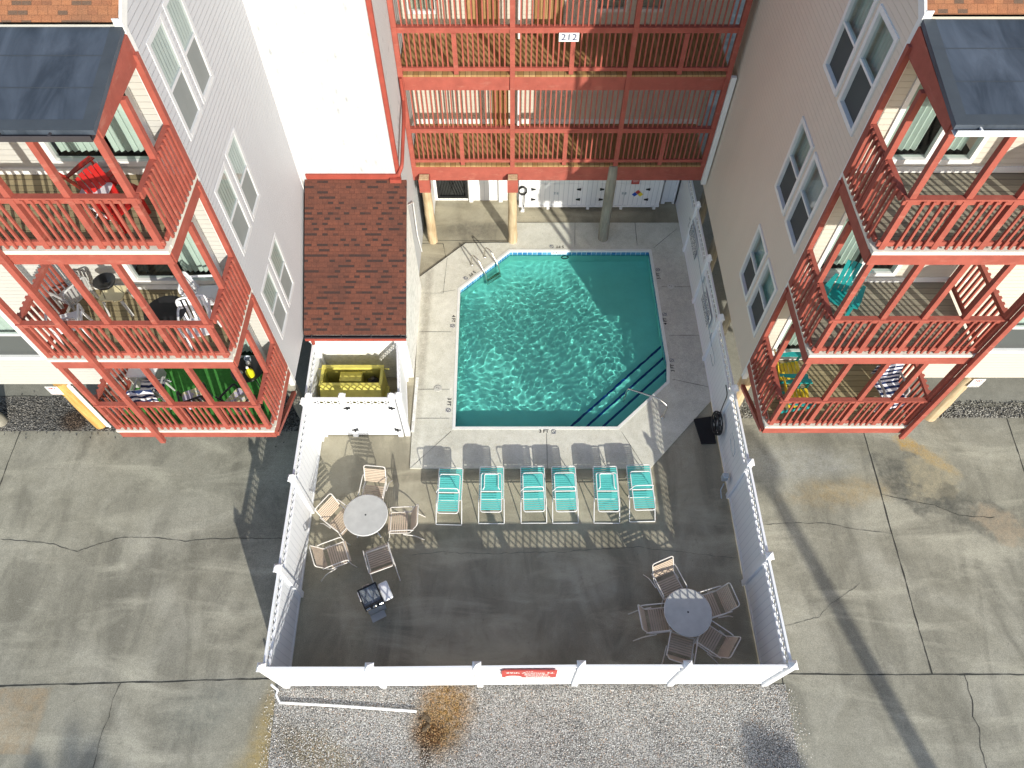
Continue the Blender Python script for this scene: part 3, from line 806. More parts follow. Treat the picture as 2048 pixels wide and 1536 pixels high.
def sliding_door(house, x0, x1, z0, z1, Y, curt, xm, open_cols):
    b = MB(); fr = .08
    b.box(x0, Y - .03, z0, x0 + fr, Y + .09, z1); b.box(x1 - fr, Y - .03, z0, x1, Y + .09, z1)
    b.box(x0 + fr, Y - .034, z0, x1 - fr, Y + .09, z0 + .10); b.box(x0 + fr, Y - .026, z1 - fr, x1 - fr, Y + .09, z1)
    b.box(xm - .035, Y - .01, z0 + .1, xm + .035, Y + .07, z1 - fr)
    d = part(b, 'sliding_door', "trim_white", house)
    g = MB()
    g.quad((x0 + fr, Y + .04, z0 + .1), (xm - .035, Y + .04, z0 + .1), (xm - .035, Y + .04, z1 - fr), (x0 + fr, Y + .04, z1 - fr))
    part(g, 'pane', "window_glass", d)
    g = MB(); g.quad((xm + .035, Y + .02, z0 + .1), (x1 - fr, Y + .02, z0 + .1), (x1 - fr, Y + .02, z1 - fr), (xm + .035, Y + .02, z1 - fr)); part(g, 'pane', "window_glass", d)
    g = MB(); 
    for (a, c) in open_cols:
        n = max(4, int((c - a) / .05))
        for k in range(n):
            ua, ub = a + (c - a) * k / n, a + (c - a) * (k + 1) / n; ya, yb = Y + .16 + (.05 if k % 2 else 0), Y + .16 + (0 if k % 2 else .05)
            g.quad((ua, ya, z0 + .12), (ub, yb, z0 + .12), (ub, yb, z1), (ua, ya, z1))
    part(g, 'curtain', curt, d)
    g = MB(); g.box(x0 - .1, Y + .9, z0 - .1, x1 + .1, Y + .92, z1 + .1); g.box(x0 - .1, Y + .1, z0 - .02, x1 + .1, Y + .9, z0); part(g, 'room_backing', "room_dark", d)
    return d
def posts_z(levels, i): return levels[i] + .31, levels[i + 1]

def balcony(house, s, xi, xo, Y0, Yw, z0, ztop, px, floor_mat, long_x, end=True):
    """one balcony: deck (part) > fascia, edge_strip, posts, railings. s=-1 left house, +1 right house. xi inner x (court side), xo far x"""
    lo, hi = min(xi, xo), max(xi, xo); zf = z0 + .30
    b = MB(); b.box(lo + .02, Y0 + .05, z0 + .232, hi - .02, Yw, zf - .004)
    dk = part(b, 'balcony', floor_mat, house)
    b = MB(); b.box(lo, Y0, z0, hi, Y0 + .04, z0 + .222); xe = xi
    b.box(xi - .02 - (.02 if s < 0 else -.02) * 0, Y0 + .04, z0, xi + .02, Yw - .003, z0 + .219); b.box(xo - .02, Y0 + .042, z0, xo + .02, Yw - .003, z0 + .219)
    part(b, 'fascia', "red_paint", dk)
    b = MB(); b.box(lo - .015, Y0 - .012, z0 + .226, hi + .015, Y0 + .11, z0 + .300); sx = -1 if xi < xo else 1
    b.box(xi + sx * .025, Y0 + .112, z0 + .228, xi - sx * .10, Yw - .004, z0 + .298)
    part(b, 'edge_strip', "lip_cream", dk)
    zr = zf + .98
    for x in px:
        b = MB(); b.box(x - .045, Y0 + .02, zf + .01, x + .045, Y0 + .11, ztop); part(b, 'post', "red_paint", dk)
    for yy in ((Y0 + Yw) / 2 + .02, Yw - .06):
        b = MB(); b.box(xi - .045, yy - .045, zf + .01, xi + .045, yy + .045, ztop + (.15 if yy > Yw - .1 else 0)); part(b, 'post', "red_paint", dk)
    # front railing
    b = MB(); b.box(lo, Y0 + .03, zr - .09, hi, Y0 + .075, zr - .0); b.box(lo, Y0 + .0, zr + .002, hi, Y0 + .10, zr + .03)
    b.box(lo, Y0 + .03, zf + .07, hi, Y0 + .072, zf + .155)
    allp = sorted(px)
    for i in range(len(allp) - 1):
        a, c = allp[i] + .05, allp[i + 1] - .05; n = max(3, round((c - a) / .128)); 
        for k in range(1, n):
            x = a + (c - a) * k / n; b.box(x - .018, Y0 - .008, zf + .035, x + .018, Y0 + .028, zr - .005)
    part(b, 'front_railing', "red_paint", dk)
    # side railing toward the court and far end railing
    def siderail(x, outward, nm):
        b = MB(); ya, yb = Y0 + .12, Yw - .02
        b.box(x - .02, ya, zr - .09, x + .02, yb, zr - .003); b.box(x - .055, ya, zr + .001, x + .02, yb, zr + .030) if outward > 0 else b.box(x - .02, ya, zr + .001, x + .055, yb, zr + .030); b.box(x - .02, ya, zf + .07, x + .02, yb, zf + .15)
        n = 12
        for k in range(1, n):
            y = ya + (yb - ya) * k / n; xx = x + outward * .022
            b.box(xx, y - .026, zf + .03, xx + outward * .036, y + .026, zr + .028)
        part(b, nm, "red_paint", dk)
    siderail(xi, 1 if xi > xo else -1, 'side_railing')
    if end: siderail(xo, 1 if xo > xi else -1, 'end_railing')
    return dk

def make_house(s, label, Xw, Yw, Yfar, side_mat, wins, Y0, levels, zroof, px, long_x, xo, door, mats, rail_long):
    h = thing('apartment_house', label, 'building', (Xw, Yw, 0), 0, None)
    XO = s * 17
    # side wall with windows
    fs = lambda u, v: (Xw, u, v)
    holes = [w[:4] for w in wins]
    b = wall(fs, Yw, Yfar, 2.0, 10.72, holes, .3, (s, 0, 0))
    sl = .62
    b.quad((Xw, Yw, 10.72), (Xw, Yfar, 10.72), (Xw, Yfar, 10.72 + sl * (Yfar - Yw)))
    b.quad((Xw, Yfar, 2.0), (XO, Yfar, 2.0), (XO, Yfar, 12.4), (Xw, Yfar, 12.4))
    b.quad((Xw, Yw, 2.0), (XO, Yw, 2.0), (XO, Yfar, 2.0), (Xw, Yfar, 2.0))
    sw = part(b, 'side_wall', side_mat, h)
    for w in wins: window(h, fs, *w[:4], (s, 0, 0), (-s, 0, 0), None, curt=w[4], **(dict(frm='trim_grey', scr='screen_sunny', cd=.03, pd=-.006, prot=.012) if s < 0 else {}))
    # front wall
    ff = lambda u, v: (u, Yw, v)
    dh = []
    for i, z in enumerate(levels):
        dh.append((min(door[0], door[1]), max(door[0], door[1]), z + .31 + .17, z + 2.35))
    wx = (10.3, 11.6) if s < 0 else (10.5, 11.8)
    fw = [(min(s * wx[0], s * wx[1]), max(s * wx[0], s * wx[1]), z + .62, z + 2.3) for z in levels]
    b = wall(ff, min(Xw, XO), max(Xw, XO), 2.0, 10.72, dh + fw, .12, (0, 1, 0))
    part(b, 'front_wall', "cream_siding" if s > 0 else "white_siding", h)
    for i, d in enumerate(dh): sliding_door(h, *d, Yw, mats['curt'][i], door[2], mats['cols'][i])
    for w in fw: window(h, ff, *w, (0, 1, 0), (0, -1, 0), None, curt="curtain")
    for i, z in enumerate(levels):
        b = MB(); b.box(s * 5.05 if s < 0 else 5.47, Yw - .022, z + .31, s * 8.9, Yw - .002, z + .43)
        part(b, 'base_trim', "trim_white", h)
    # corner boards
    b = MB(); b.box(Xw - .012 * 0 + s * -.014, Yw - .014, 1.96, Xw + s * .09, Yw + .001, 10.8); b.box(Xw - s * .016, Yw - .012, 1.96, Xw - s * .001, Yw + .10, 10.8)
    part(b, 'corner_board', "trim_white", h); b = MB()
    b.box(Xw - s * .014, Yfar - .14, 1.98, Xw - s * .0, Yfar + .012, 10.72 + sl * (Yfar - Yw))
    part(b, 'corner_board', "trim_white", h)
    # roof with gable edge
    rl = 7.0; x0, x1 = min(Xw - s * .03, XO), max(Xw - s * .03, XO)
    b = MB(); b.add([(x0, Yw - .02, 10.76), (x1, Yw - .02, 10.76), (x1, Yw + rl, 10.76 + sl * rl), (x0, Yw + rl, 10.76 + sl * rl)], [(0, 1, 2, 3)])
    b.add([(x0, Yw + rl, 10.76 + sl * rl), (x1, Yw + rl, 10.76 + sl * rl), (x1, Yfar + 7, 11.0), (x0, Yfar + 7, 11.0)], [(0, 1, 2, 3)])
    rf = part(b, 'shingle_roof', "shingle_orange", h)
    b = MB(); xx = Xw - s * .035
    b.add([(xx, Yw - .03, 10.60), (xx, Yw - .03, 10.77), (xx, Yw + rl, 10.77 + sl * rl), (xx, Yw + rl, 10.60 + sl * rl), (Xw - s * .0, Yw - .03, 10.60), (Xw - s * 0, Yw - .03, 10.77), (Xw, Yw + rl, 10.77 + sl * rl), (Xw, Yw + rl, 10.60 + sl * rl)],
          [(0, 1, 2, 3), (0, 4, 5, 1), (1, 5, 6, 2), (0, 3, 7, 4)])
    part(b, 'rake_board', "trim_white", rf)
    # flat balcony roof
    lo, hi = min(xo, Xw), max(xo, Xw)
    zb, zt = zroof + .20, 10.70
    b = MB(); x0, x1 = lo - .05, hi + .05
    if s < 0: x1 = Xw + .02
    else: x0 = Xw - .02
    vs = [(x0, Y0 - .06, zb), (x1, Y0 - .06, zb), (x1, Yw - .03, zt), (x0, Yw - .03, zt)]
    vs += [(x, y, z - .07) for x, y, z in vs]
    b.add(vs, [(0, 1, 2, 3), (7, 6, 5, 4), (0, 4, 5, 1), (1, 5, 6, 2), (2, 6, 7, 3), (3, 7, 4, 0)])
    br = part(b, 'balcony_roof', "membrane", h)
    b = MB(); k = (zt - zb) / (Yw - .03 - Y0 + .06)
    def strip(xa, xb, ya, yb, dz): 
        za, zb2 = zb + k * (ya - Y0 + .06) + dz, zb + k * (yb - Y0 + .06) + dz
        b.add([(xa, ya, za), (xb, ya, za), (xb, yb, zb2), (xa, yb, zb2)], [(0, 1, 2, 3)])
    strip(x0, x1, Y0 - .063, Y0 + .10, .004)
    if s < 0: strip(x1 - .16, x1 + .002, Y0 + .1, Yw - .03, .004)
    else: strip(x0 - .002, x0 + .16, Y0 + .1, Yw - .03, .004)
    part(b, 'edge_flashing', "membrane_edge", br)
    for q in (.36, .68): b = MB(); yy = Y0 + (Yw - Y0) * q; strip(x0 + .01, x1 - .01, yy, yy + .012, .006); part(b, 'seam', "membrane_edge", br)
    b = MB(); b.box(lo, Y0 - .01, zroof, hi, Y0 + .04, zroof + .17)
    xi = Xw
    b.add([(xi - .02, Y0 + .04, zroof), (xi + .02, Y0 + .04, zroof), (xi + .02, Yw, zroof + .02), (xi - .02, Yw, zroof + .02), (xi - .02, Y0 + .04, zroof + .15), (xi + .02, Y0 + .04, zroof + .15), (xi + .02, Yw - .01, zt - .09), (xi - .02, Yw - .01, zt - .09)],
          [(0, 3, 2, 1), (4, 5, 6, 7), (0, 1, 5, 4), (1, 2, 6, 5), (2, 3, 7, 6), (3, 0, 4, 7)])
    part(b, 'roof_fascia', "red_paint", h)
    b = MB(); g0 = Y0 - .13
    b.box(lo, g0, zroof + .08, hi - .02, g0 + .012, zroof + .165); b.box(lo, g0 + .012, zroof + .08, hi - .02, Y0 - .012, zroof + .092)
    x = lo + .3
    while x < hi: b.box(x - .012, g0 + .01, zroof + .15, x + .012, Y0 - .012, zroof + .17); x += .62
    part(b, 'gutter', "gutter_dark" if s < 0 else "gutter_white", h)
    # balconies
    for i, z in enumerate(levels):
        top = (levels[i + 1] if i < 2 else zroof)
        balcony(h, s, Xw - s * .02, xo, Y0, Yw, z, top, px, mats['floor'][i], long_x)
    b = MB(); b.box(long_x - .05, Y0 - .10, levels[0] - .10, long_x + .05, Y0 - .016, zroof + .02); part(b, 'long_post', "red_paint", h)
    b = MB(); b.bar((Xw - s * .02, Y0 + .06, levels[0] + .03), (Xw + s * .12, Yw + .05, 1.55), .09, .09); part(b, 'brace', "red_paint", h)
    return h

L_lev, R_lev = [2.46, 5.12, 7.94], [2.46, 5.12, 7.82]
Lw = []
for z0, z1, c1, c2 in ((8.60, 10.19, "curtain_white", "curtain"), (5.95, 7.50, "curtain", "curtain_white"), (3.26, 4.82, "curtain", "curtain")):
    Lw += [(9.35, 10.06, z0, z1, "curtain_white"), (10.25, 10.93, z0 + .02, z1 + .04, "curtain_white")]
Rw = []
for z0, z1, c1, c2 in ((8.59, 10.19, "curtain", "curtain"), (5.88, 7.51, "curtain_white", "curtain"), (3.19, 4.76, "chair_teal", "chair_teal")):
    Rw += [(9.47, 10.30, z0, z1, c1 if c1 != "chair_teal" else "curtain"), (10.49, 11.30, z0, z1, c2 if c2 != "chair_teal" else "curtain")]
lhouse = make_house(-1, 'pale grey-white apartment house with orange shingle roof and red balconies, left of the pool', -5.10, 8.94, 13.5, "side_toned_siding", Lw, 7.29, L_lev, 10.2,
    [-8.36, -6.84, -6.03, -5.17], -7.55, -8.40, (-7.20, -5.42, -6.30),
    dict(curt=["curtain", "curtain", "curtain"], cols=[[(-7.1, -6.9), (-6.1, -5.6)], [(-6.25, -5.6)], [(-7.1, -6.5), (-6.25, -5.75)]], floor=["turf_green", "deck_boards", "deck_boards"]), None)
rhouse = make_house(1, 'tan-sided apartment house with slate balcony roof and red balconies, right of the pool', 5.44, 9.12, 16.1, "tan_siding", Rw, 7.39, R_lev, 10.2,
    [5.52, 6.30, 7.0, 7.7, 8.40], 8.46, 8.45, (5.76, 7.36, 6.62),
    dict(curt=["curtain", "curtain", "curtain"], cols=[[(5.84, 6.55), (6.7, 7.25)], [(5.84, 6.55), (6.7, 7.1)], [(5.84, 6.5), (6.65, 7.2)]], floor=["deck_boards", "deck_boards_grey", "deck_boards_grey"]), None)

def pile(house, x, y, z0, z1, r, mat, seed=0):
    rnd = random.Random(seed); b = MB(); prof = []
    for k in range(9): prof.append((x + rnd.gauss(0, .006), y + rnd.gauss(0, .006), z0 + (z1 - z0) * k / 8))
    b.tube(prof, [r * (1.02 - .012 * k + rnd.gauss(0, .01)) for k in range(9)], 14)
    return part(b, 'pile', mat, house)
pile(lhouse, -5.30, 9.12, -.05, 2.0, .155, "pile_grey", 1); pile(lhouse, -10.62, 9.02, -.05, 2.0, .17, "pile_orange", 2)
pile(rhouse, 5.66, 9.32, -.05, 2.0, .16, "pile_wood", 3); pile(rhouse, 10.85, 9.25, -.05, 2.0, .18, "pile_wood", 4)
for i, x in enumerate((7.5, 13.6)): pile(rhouse, x, 12.6, -.05, 2.0, .16, "pile_grey", 5 + i)
for i, (x, y) in enumerate(((-7.9, 12.4), (-13.2, 9.05), (-5.3, 12.4))): pile(lhouse, x, y, -.05, 2.0, .16, "pile_grey", 8 + i)
for i, y in enumerate((11.6, 13.9, 15.8)): pile(rhouse, 5.68, y, -.05, 2.0, .15, "pile_grey", 12 + i)
b = MB(); b.tube([(-10.28, 8.86, .1), (-10.28, 8.86, 2.0)], .03, 8); part(b, 'conduit', "pvc_white", lhouse); b = MB(); b.tube([(-10.36, 8.90, .1), (-10.36, 8.90, 2.0)], .045, 8); part(b, 'conduit', "pvc_white", lhouse)
b = MB(); b.box(10.45, 9.1, 0, 10.55, 9.2, 2.0); part(b, 'conduit', "galvanised", rhouse)
text_mesh("101", .17, "navy_ink", 'unit_number', rhouse, (8.93 - 5.44, -.012, 2.16), (R(90), 0, 0))

def sign(label, loc, rot, w, hgt, mat, name='sign', cat='sign', group=None):
    t_ = thing(name, label, cat, loc, 0, group); t_.rotation_euler = rot
    b = MB(); b.bev(-w / 2, -hgt / 2, -.012, w / 2, hgt / 2, 0, .004); local(b, 'board', mat, t_)
    return t_
for (x, y, tx) in ((-10.75, 8.84, 'white no-trailers sign with red print on the orange pile under the left house'), (10.98, 9.05, 'white no-trailers sign with red print on the pile under the right house')):
    g = sign(tx, (x, y, 1.86), (R(90), 0, 0), .29, .33, "sign_white", 'notice_sign')
    text_mesh("NO", .10, "red_ink", 'lettering', g, (0, .105, .003), (0, 0, 0), bold=.004)
    text_mesh("TRAILERS\nPARKING\nOR\nSKATEBOARDS", .052, "red_ink", 'lettering', g, (0, -.05, .003), (0, 0, 0), sx=.75)

# centre building: walkways behind red railings on piles
ctr = thing('apartment_block', 'two-storey walkway block with red railings and spindle screens behind the pool', 'building', (1.3, 15.5, 0))
X0, X1, YF, YB = -2.73, 5.26, 15.5, 17.2
b = MB()
for z0, z1, zm in ((2.37, 2.86, 2.63), (5.20, 5.58, 5.40), (8.05, 8.45, 8.25)):  # topmost level is out of view, added to cast shade on the walls
    b.box(X0 - .02, YF - .06, zm + .004, X1 + .02, YF, z1); b.box(X0 - .02, YF - .052, z0, X1 + .02, YF, zm)
part(b, 'fascia', "red_paint", ctr)
for z in (2.86, 5.58, 8.45):
    b = MB(); b.box(X0 + .02, YF - .085, z + .003, X1 - .02, YB + .02, z + .05)
    part(b, 'walkway_deck', "walkway_boards", ctr)
mains = [X0 + .05, .012, 2.81, X1 - .06]
for x in mains:
    b = MB(); b.box(x - .06, YF - .10, 2.86, x + .06, YF + .02, 12.0); part(b, 'post', "red_paint", ctr)
def screen(z0, ztop):
    # railing below, spindle screen above
    b = MB(); zr = z0 + 1.0
    b.box(X0, YF - .075, z0 + .10, X1, YF - .02, z0 + .19); b.box(X0, YF - .075, zr + .05, X1, YF - .02, zr + .165); b.box(X0, YF - .11, zr + .166, X1, YF + .03, zr + .20)
    for i in range(3):
        a, c = mains[i] + .06, mains[i + 1] - .06; n = round((c - a) / .125); mid = (a + c) / 2
        b.box(mid - .055, YF - .09, z0 + .02, mid + .055, YF - .012, zr + .05)
        for k in range(1, n):
            x = a + (c - a) * k / n
            if abs(x - mid) > .08: b.box(x - .018, YF - .048, z0 + .17, x + .018, YF - .012, zr + .06)
            b.box(x - .017, YF - .046, zr + .19, x + .017, YF - .010, ztop)
    part(b, 'railing_screen', "red_paint", ctr)
screen(2.91, 5.21); screen(5.63, 8.06); screen(8.50, 10.9)
fb = lambda u, v: (u, YB, v)
hol = [(-2.6, -1.85, 6.15, 7.6), (2.05, 2.8, 6.2, 7.6), (3.12, 3.75, 6.2, 7.6)]
b = wall(fb, X0 - .05, X1 + .1, 2.4, 11.5, hol, .1, (0, 1, 0)); part(b, 'back_wall', "cream_siding", ctr)
for w in hol: window(ctr, fb, *w, (0, 1, 0), (0, -1, 0), None, curt="curtain_white" if w[0] < 0 else "room_dark", screen=False)  # right windows get a dark sheet for an unlit room instead of a curtain
for z in (2.91, 5.63): b = MB(); b.box(X0, YB - .02, z, X1, YB - .001, z + .15); part(b, 'base_trim', "trim_white", ctr)
for (x, w, z) in ((-1.14, .8, 5.63), (.55, .72, 5.63), (-.55, .45, 2.91)):
    b = MB(); b.bev(x, YB - .05, z, x + w, YB - .021, z + 2.05, .01); d = part(b, 'door', "walkway_boards", ctr)
    b = MB(); b.tube([(x + w - .1, YB - .09, z + 1.0), (x + w - .1, YB - .05, z + 1.0)], .025, 8); part(b, 'handle', "steel", d)
b = MB(); b.tube([(.17, YB - .25, 2.9), (.17, YB - .25, 8.4)], .045, 8); part(b, 'drain_pipe', "pvc_white", ctr)
# ground level wall, screen door
b = wall(fb, -2.75, X1 + .1, 0, 2.4, [(-2.36, -1.40, .12, 2.0)], .1, (0, 1, 0)); part(b, 'ground_wall', "tongue_white", ctr)
b = MB()
b.box(-2.36, YB - .02, .1, -2.28, YB + .04, 2.0); b.box(-1.48, YB - .02, .1, -1.40, YB + .04, 2.0); b.box(-2.28, YB - .02, .1, -1.48, YB + .04, .18)
for k in range(14):
    u = -2.3 + k * .085
    for sg in (-1, 1):
        p = Vector((u, YB + .01, .2)); q = Vector((u + sg * .9 * .5, YB + .01, 1.9))
        if -2.3 < q.x < -1.45: b.bar(p, q, .02, .01, (0, 1, 0))
dr = part(b, 'screen_door', "black_iron", ctr)
b = MB(); b.quad((-2.4, YB + .09, 0.1), (-1.36, YB + .09, .1), (-1.36, YB + .09, 2.1), (-2.4, YB + .09, 2.1)); part(b, 'screen', "room_dark", dr)
for q in ((-1.36, YB - .09, 0, -1.24, YB - .002, 2.36), (-.42, YB - .09, 0, -.30, YB - .002, 2.36), (-2.56, YB - 1.75, 0.05, -2.44, YB - .1, 2.36)): b = MB(); b.box(*q); part(b, 'ground_trim', "trim_white", ctr)
pile(ctr, -2.42, 15.42, -.02, 2.4, .14, "pile_wood", 21); pile(ctr, .015, 15.40, -.02, 2.38, .135, "pile_wood", 22); pile(ctr, 2.78, 15.50, -.02, 2.9, .15, "pile_grey", 23)
for x in (-2.42, .02):
    b = MB(); b.box(x - .15, YF - .32, 2.16, x + .15, YF - .07, 2.60); be = part(b, 'beam_end', "red_paint", ctr)
    b = MB(); b.box(x - .13, YF - .31, 2.602, x + .13, YF - .10, 2.62); part(b, 'beam_cap', "pile_wood", be)
b = MB(); b.box(X0, 15.5, 11.0, X1, 22, 11.3); b.box(X0, 17.3, 0, X1 + .2, 22, 11); part(b, 'upper_mass', "cream_siding", ctr)  # roof slab out of view, added for its shade, and body behind the wall
b = MB(); b.box(5.27, 15.35, 2.3, 5.40, 15.45, 5.6); part(b, 'corner_trim', "trim_white", ctr)
g = sign('white plate with the number 212 on the upper walkway rail', (1.30, YF - .125, 6.61), (R(90), 0, 0), .46, .21, "sign_white", 'number_plate')
text_mesh("212", .21, "navy_ink", 'lettering', g, (0, 0, .003), (0, 0, 0), sx=1.2, bold=.002)

# stucco tower and lean-to
tw = thing('stucco_tower', 'tall white stucco stair tower with specks and red corner trim', 'building', (-4, 14, 0))
b = MB(); b.box(-5.6, 13.5, 0, -2.75, 19, 13); part(b, 'wall', "stucco", tw)
b = MB(); b.box(-2.80, 13.47, 4.2, -2.70, 13.50, 13); b.box(-2.748, 13.50, 4.2, -2.70, 13.56, 13); part(b, 'corner_trim', "red_trim", tw)
b = MB(); b.box(-4.98, 13.45, 4.16, -2.80, 13.499, 4.30); part(b, 'base_trim', "red_trim", tw)
b = MB(); b.tube(smooth_path([(-2.72, 13.40, 4.35), (-2.62, 13.46, 4.55), (-2.62, 14.6, 4.95), (-2.68, 15.35, 5.0), (-2.68, 15.35, 5.6)], .1), .045, 8); b.box(-2.95, 13.36, 4.12, -2.68, 13.45, 4.22)
part(b, 'downspout', "red_trim", tw)
b = MB(); b.tube([(-2.74, 13.9, 2.9), (-2.70, 14.6, 2.35), (-2.70, 14.5, 1.2), (-2.72, 14.9, .1)], .02, 6); part(b, 'cable', "gutter_white", tw)
lt = thing('lean_to_shed', 'white stucco lean-to with red shingle roof behind the dumpster', 'shed', (-3.8, 12, 0))
b = MB(); ZE = 2.12
b.add([(-5.0, 10.43, 0), (-2.64, 10.43, 0), (-2.64, 10.43, ZE + .05), (-5.0, 10.43, ZE + .05)], [(0, 1, 2, 3)])
b.add([(-2.64, 10.43, 0), (-2.64, 13.5, 0), (-2.64, 13.5, ZE + .05 + .606 * 3.07), (-2.64, 10.43, ZE + .05)], [(0, 1, 2, 3)])
b.add([(-2.64, 13.5, 0), (-2.75, 13.5, 0), (-2.75, 13.5, 4.0), (-2.64, 13.5, 4.0)], [(0, 1, 2, 3)])
part(b, 'wall', "stucco_rough", lt)
b = MB(); A = [(-5.03, 10.26, 2.2), (-2.56, 10.26, 2.2), (-2.56, 13.46, 4.14), (-5.03, 13.46, 4.14)]
b.add(A + [(x, y, z - .06) for x, y, z in A], [(0, 1, 2, 3), (7, 6, 5, 4), (0, 4, 5, 1), (1, 5, 6, 2), (3, 7, 4, 0)])
part(b, 'shingle_roof', "shingle_red", lt)
b = MB(); b.box(-5.0, 10.15, 2.10, -2.56, 10.165, 2.17); b.box(-5.0, 10.165, 2.09, -2.56, 10.25, 2.10); b.box(-5.02, 10.24, 2.05, -2.56, 10.258, 2.14)
for k in range(4): x = -4.85 + .72 * k; b.box(x, 10.16, 2.17, x + .02, 10.24, 2.18)
part(b, 'gutter', "gutter_dark", lt)
b = MB(); b.box(-5.0, 10.13, 2.07, -2.56, 10.148, 2.15); b.tube(smooth_path([(-4.82, 10.12, 2.1), (-4.86, 10.2, 1.85), (-4.98, 10.45, 1.75), (-5.02, 10.45, .1)], .08), .045, 8); part(b, 'downspout', "red_trim", lt)

# ------------------------------------------------------------------ fences
def fence(name, label, P, h=1.80, caps=None, gate=False, skip_first=False, group=None, lat=True, hs=None):
    f = thing(name, label, 'fence' if not gate else 'gate', (P[0][0], P[0][1], 0), 0, group)
    for i, (x, y) in enumerate(P):
        if i == 0 and skip_first: continue
        dh = 0 if hs is None else hs[i]
        b = MB(); w = .064; b.bev(x - w, y - w, 0, x + w, y + w, h + .06 + dh, .006)
        p = part(b, 'post', "vinyl_white", f)
        b = MB(); zz = h + .06 + dh
        prof = [(w + .018, 0), (w + .02, .018), (w + .004, .03), (w - .02, .05), (w - .012, .085), (w - .03, .115), (.004, .165)]
        vs = [(x + sx * r, y + sy * r, zz + z) for r, z in prof for sx, sy in ((-1, -1), (1, -1), (1, 1), (-1, 1))]
        fs = [(k * 4 + q, k * 4 + (q + 1) % 4, k * 4 + 4 + (q + 1) % 4, k * 4 + 4 + q) for k in range(len(prof) - 1) for q in range(4)]
        b.add(vs, fs); b.add(vs[-4:], [(0, 1, 2, 3)]); part(b, 'post_cap', "vinyl_white", p)
    for i in range(len(P) - 1):
        a, c = Vector((*P[i], 0)), Vector((*P[i + 1], 0)); d = (c - a); L = d.length; d.normalize()
        a = a + d * .064; c = c - d * .064; L -= .128
        m = lambda u, v, t_=0: a + d * u + Vector((0, 0, v)) + Vector((-d.y, d.x, 0)) * t_
        def slab(b, u0, u1, v0, v1, th):
            vs = [m(u, v, t_) for t_ in (-th / 2, th / 2) for u, v in ((u0, v0), (u1, v0), (u1, v1), (u0, v1))]
            b.add(vs, [(3, 2, 1, 0), (4, 5, 6, 7), (0, 1, 5, 4), (1, 2, 6, 5), (2, 3, 7, 6), (3, 0, 4, 7)])
        zl = h - .325
        b = MB(); slab(b, 0, L, .14, zl - .06, .022); pn = part(b, 'panel', "vinyl_panel", f)
        
        for (ra, rb_, th) in ((.04, .14, .042), (zl - .06, zl + .02, .046), (h - .085, h, .046)): b = MB(); slab(b, 0, L, ra, rb_, th); part(b, 'rail', "vinyl_white", pn)
        b = MB(); lh = h - .085 - (zl + .02); v0 = zl + .02; pitch = .165; sw = .027
        k = -int(lh / pitch) - 1
        while k * pitch < L + lh:
            for sg in (1, -1):
                u0 = k * pitch; u1 = u0 + lh
                if sg < 0: pa, pb = (u1, 0), (u0, lh)
                else: pa, pb = (u0, 0), (u1, lh)
                # clip to the panel
                (ua, va), (ub, vb) = pa, pb
                def cl(ua, va, ub, vb):
                    if ua < 0 and ub < 0 or ua > L and ub > L: return None
                    if ua < 0: t_ = -ua / (ub - ua); ua, va = 0, va + (vb - va) * t_
                    if ub < 0: t_ = -ub / (ua - ub); ub, vb = 0, vb + (va - vb) * t_
                    if ua > L: t_ = (ua - L) / (ua - ub); ua, va = L, va + (vb - va) * t_
                    if ub > L: t_ = (ub - L) / (ub - ua); ub, vb = L, vb + (va - vb) * t_
                    return ua, va, ub, vb
                r = cl(ua, va, ub, vb)
                if r and math.hypot(r[2] - r[0], r[3] - r[1]) > .02:
                    p0, p1 = m(r[0], v0 + r[1], .005 * sg), m(r[2], v0 + r[3], .005 * sg)
                    b.bar(p0, p1, .009, sw, up=(p1 - p0).cross(Vector((-d.y, d.x, 0))))
            k += 1
        if lat: part(b, 'lattice', "vinyl_white", pn)
    return f
LX = lambda y: -4.70 - (y - 2.7) * .0245
fence('vinyl_fence', 'white lattice-top fence along the gravel bed, with the red sign', [(-4.72, 2.70), (-2.69, 2.70), (-.665, 2.72), (1.31, 2.74), (3.32, 2.74), (5.30, 2.74)])
fence('vinyl_fence', 'white lattice-top fence on the left side of the patio, by the left driveway', [(-4.70, 2.70), (LX(4.6), 4.6), (LX(6.6), 6.6), (LX(8.55), 8.55)], skip_first=True)
fence('vinyl_fence', 'white lattice-top fence on the left of the dumpster, leading back to the shed', [(LX(8.55), 8.55), (-4.90, 10.33)], skip_first=True)
fence('vinyl_fence', 'long white lattice-top fence on the right side of the pool, in shade', [(5.30, 2.74), (5.27, 4.86), (5.26, 6.98), (5.25, 8.91), (5.25, 11.0), (5.24, 13.0), (5.23, 15.0), (5.22, 17.1)], skip_first=True)
fence('vinyl_fence', 'short white lattice-top fence between the dumpster and the pool deck', [(-2.66, 8.70), (-2.84, 10.36)])
fence('vinyl_fence', 'small white fence panel beside the storage cabinet, at the right back corner', [(4.80, 17.10), (5.16, 17.10)])
g = fence('vinyl_gate', 'white double gate with black latch in front of the yellow dumpster', [(-4.76, 8.68), (-3.98, 8.68), (-2.83, 8.68)], gate=True)
for (x, z) in ((-3.93, 1.42), (-3.93, .35), (-2.86, 1.42), (-2.86, .35)): b = MB(); b.box(x - .08, 8.60, z, x + .08, 8.625, z + .05); b.box(x - .015, 8.585, z - .03, x + .015, 8.62, z + .09); part(b, 'latch', "black_iron", g)
b = MB()
b.box(-2.58, 8.74, 0, -2.50, 10.4, .05); struct(b, 'curb', "stucco_rough")

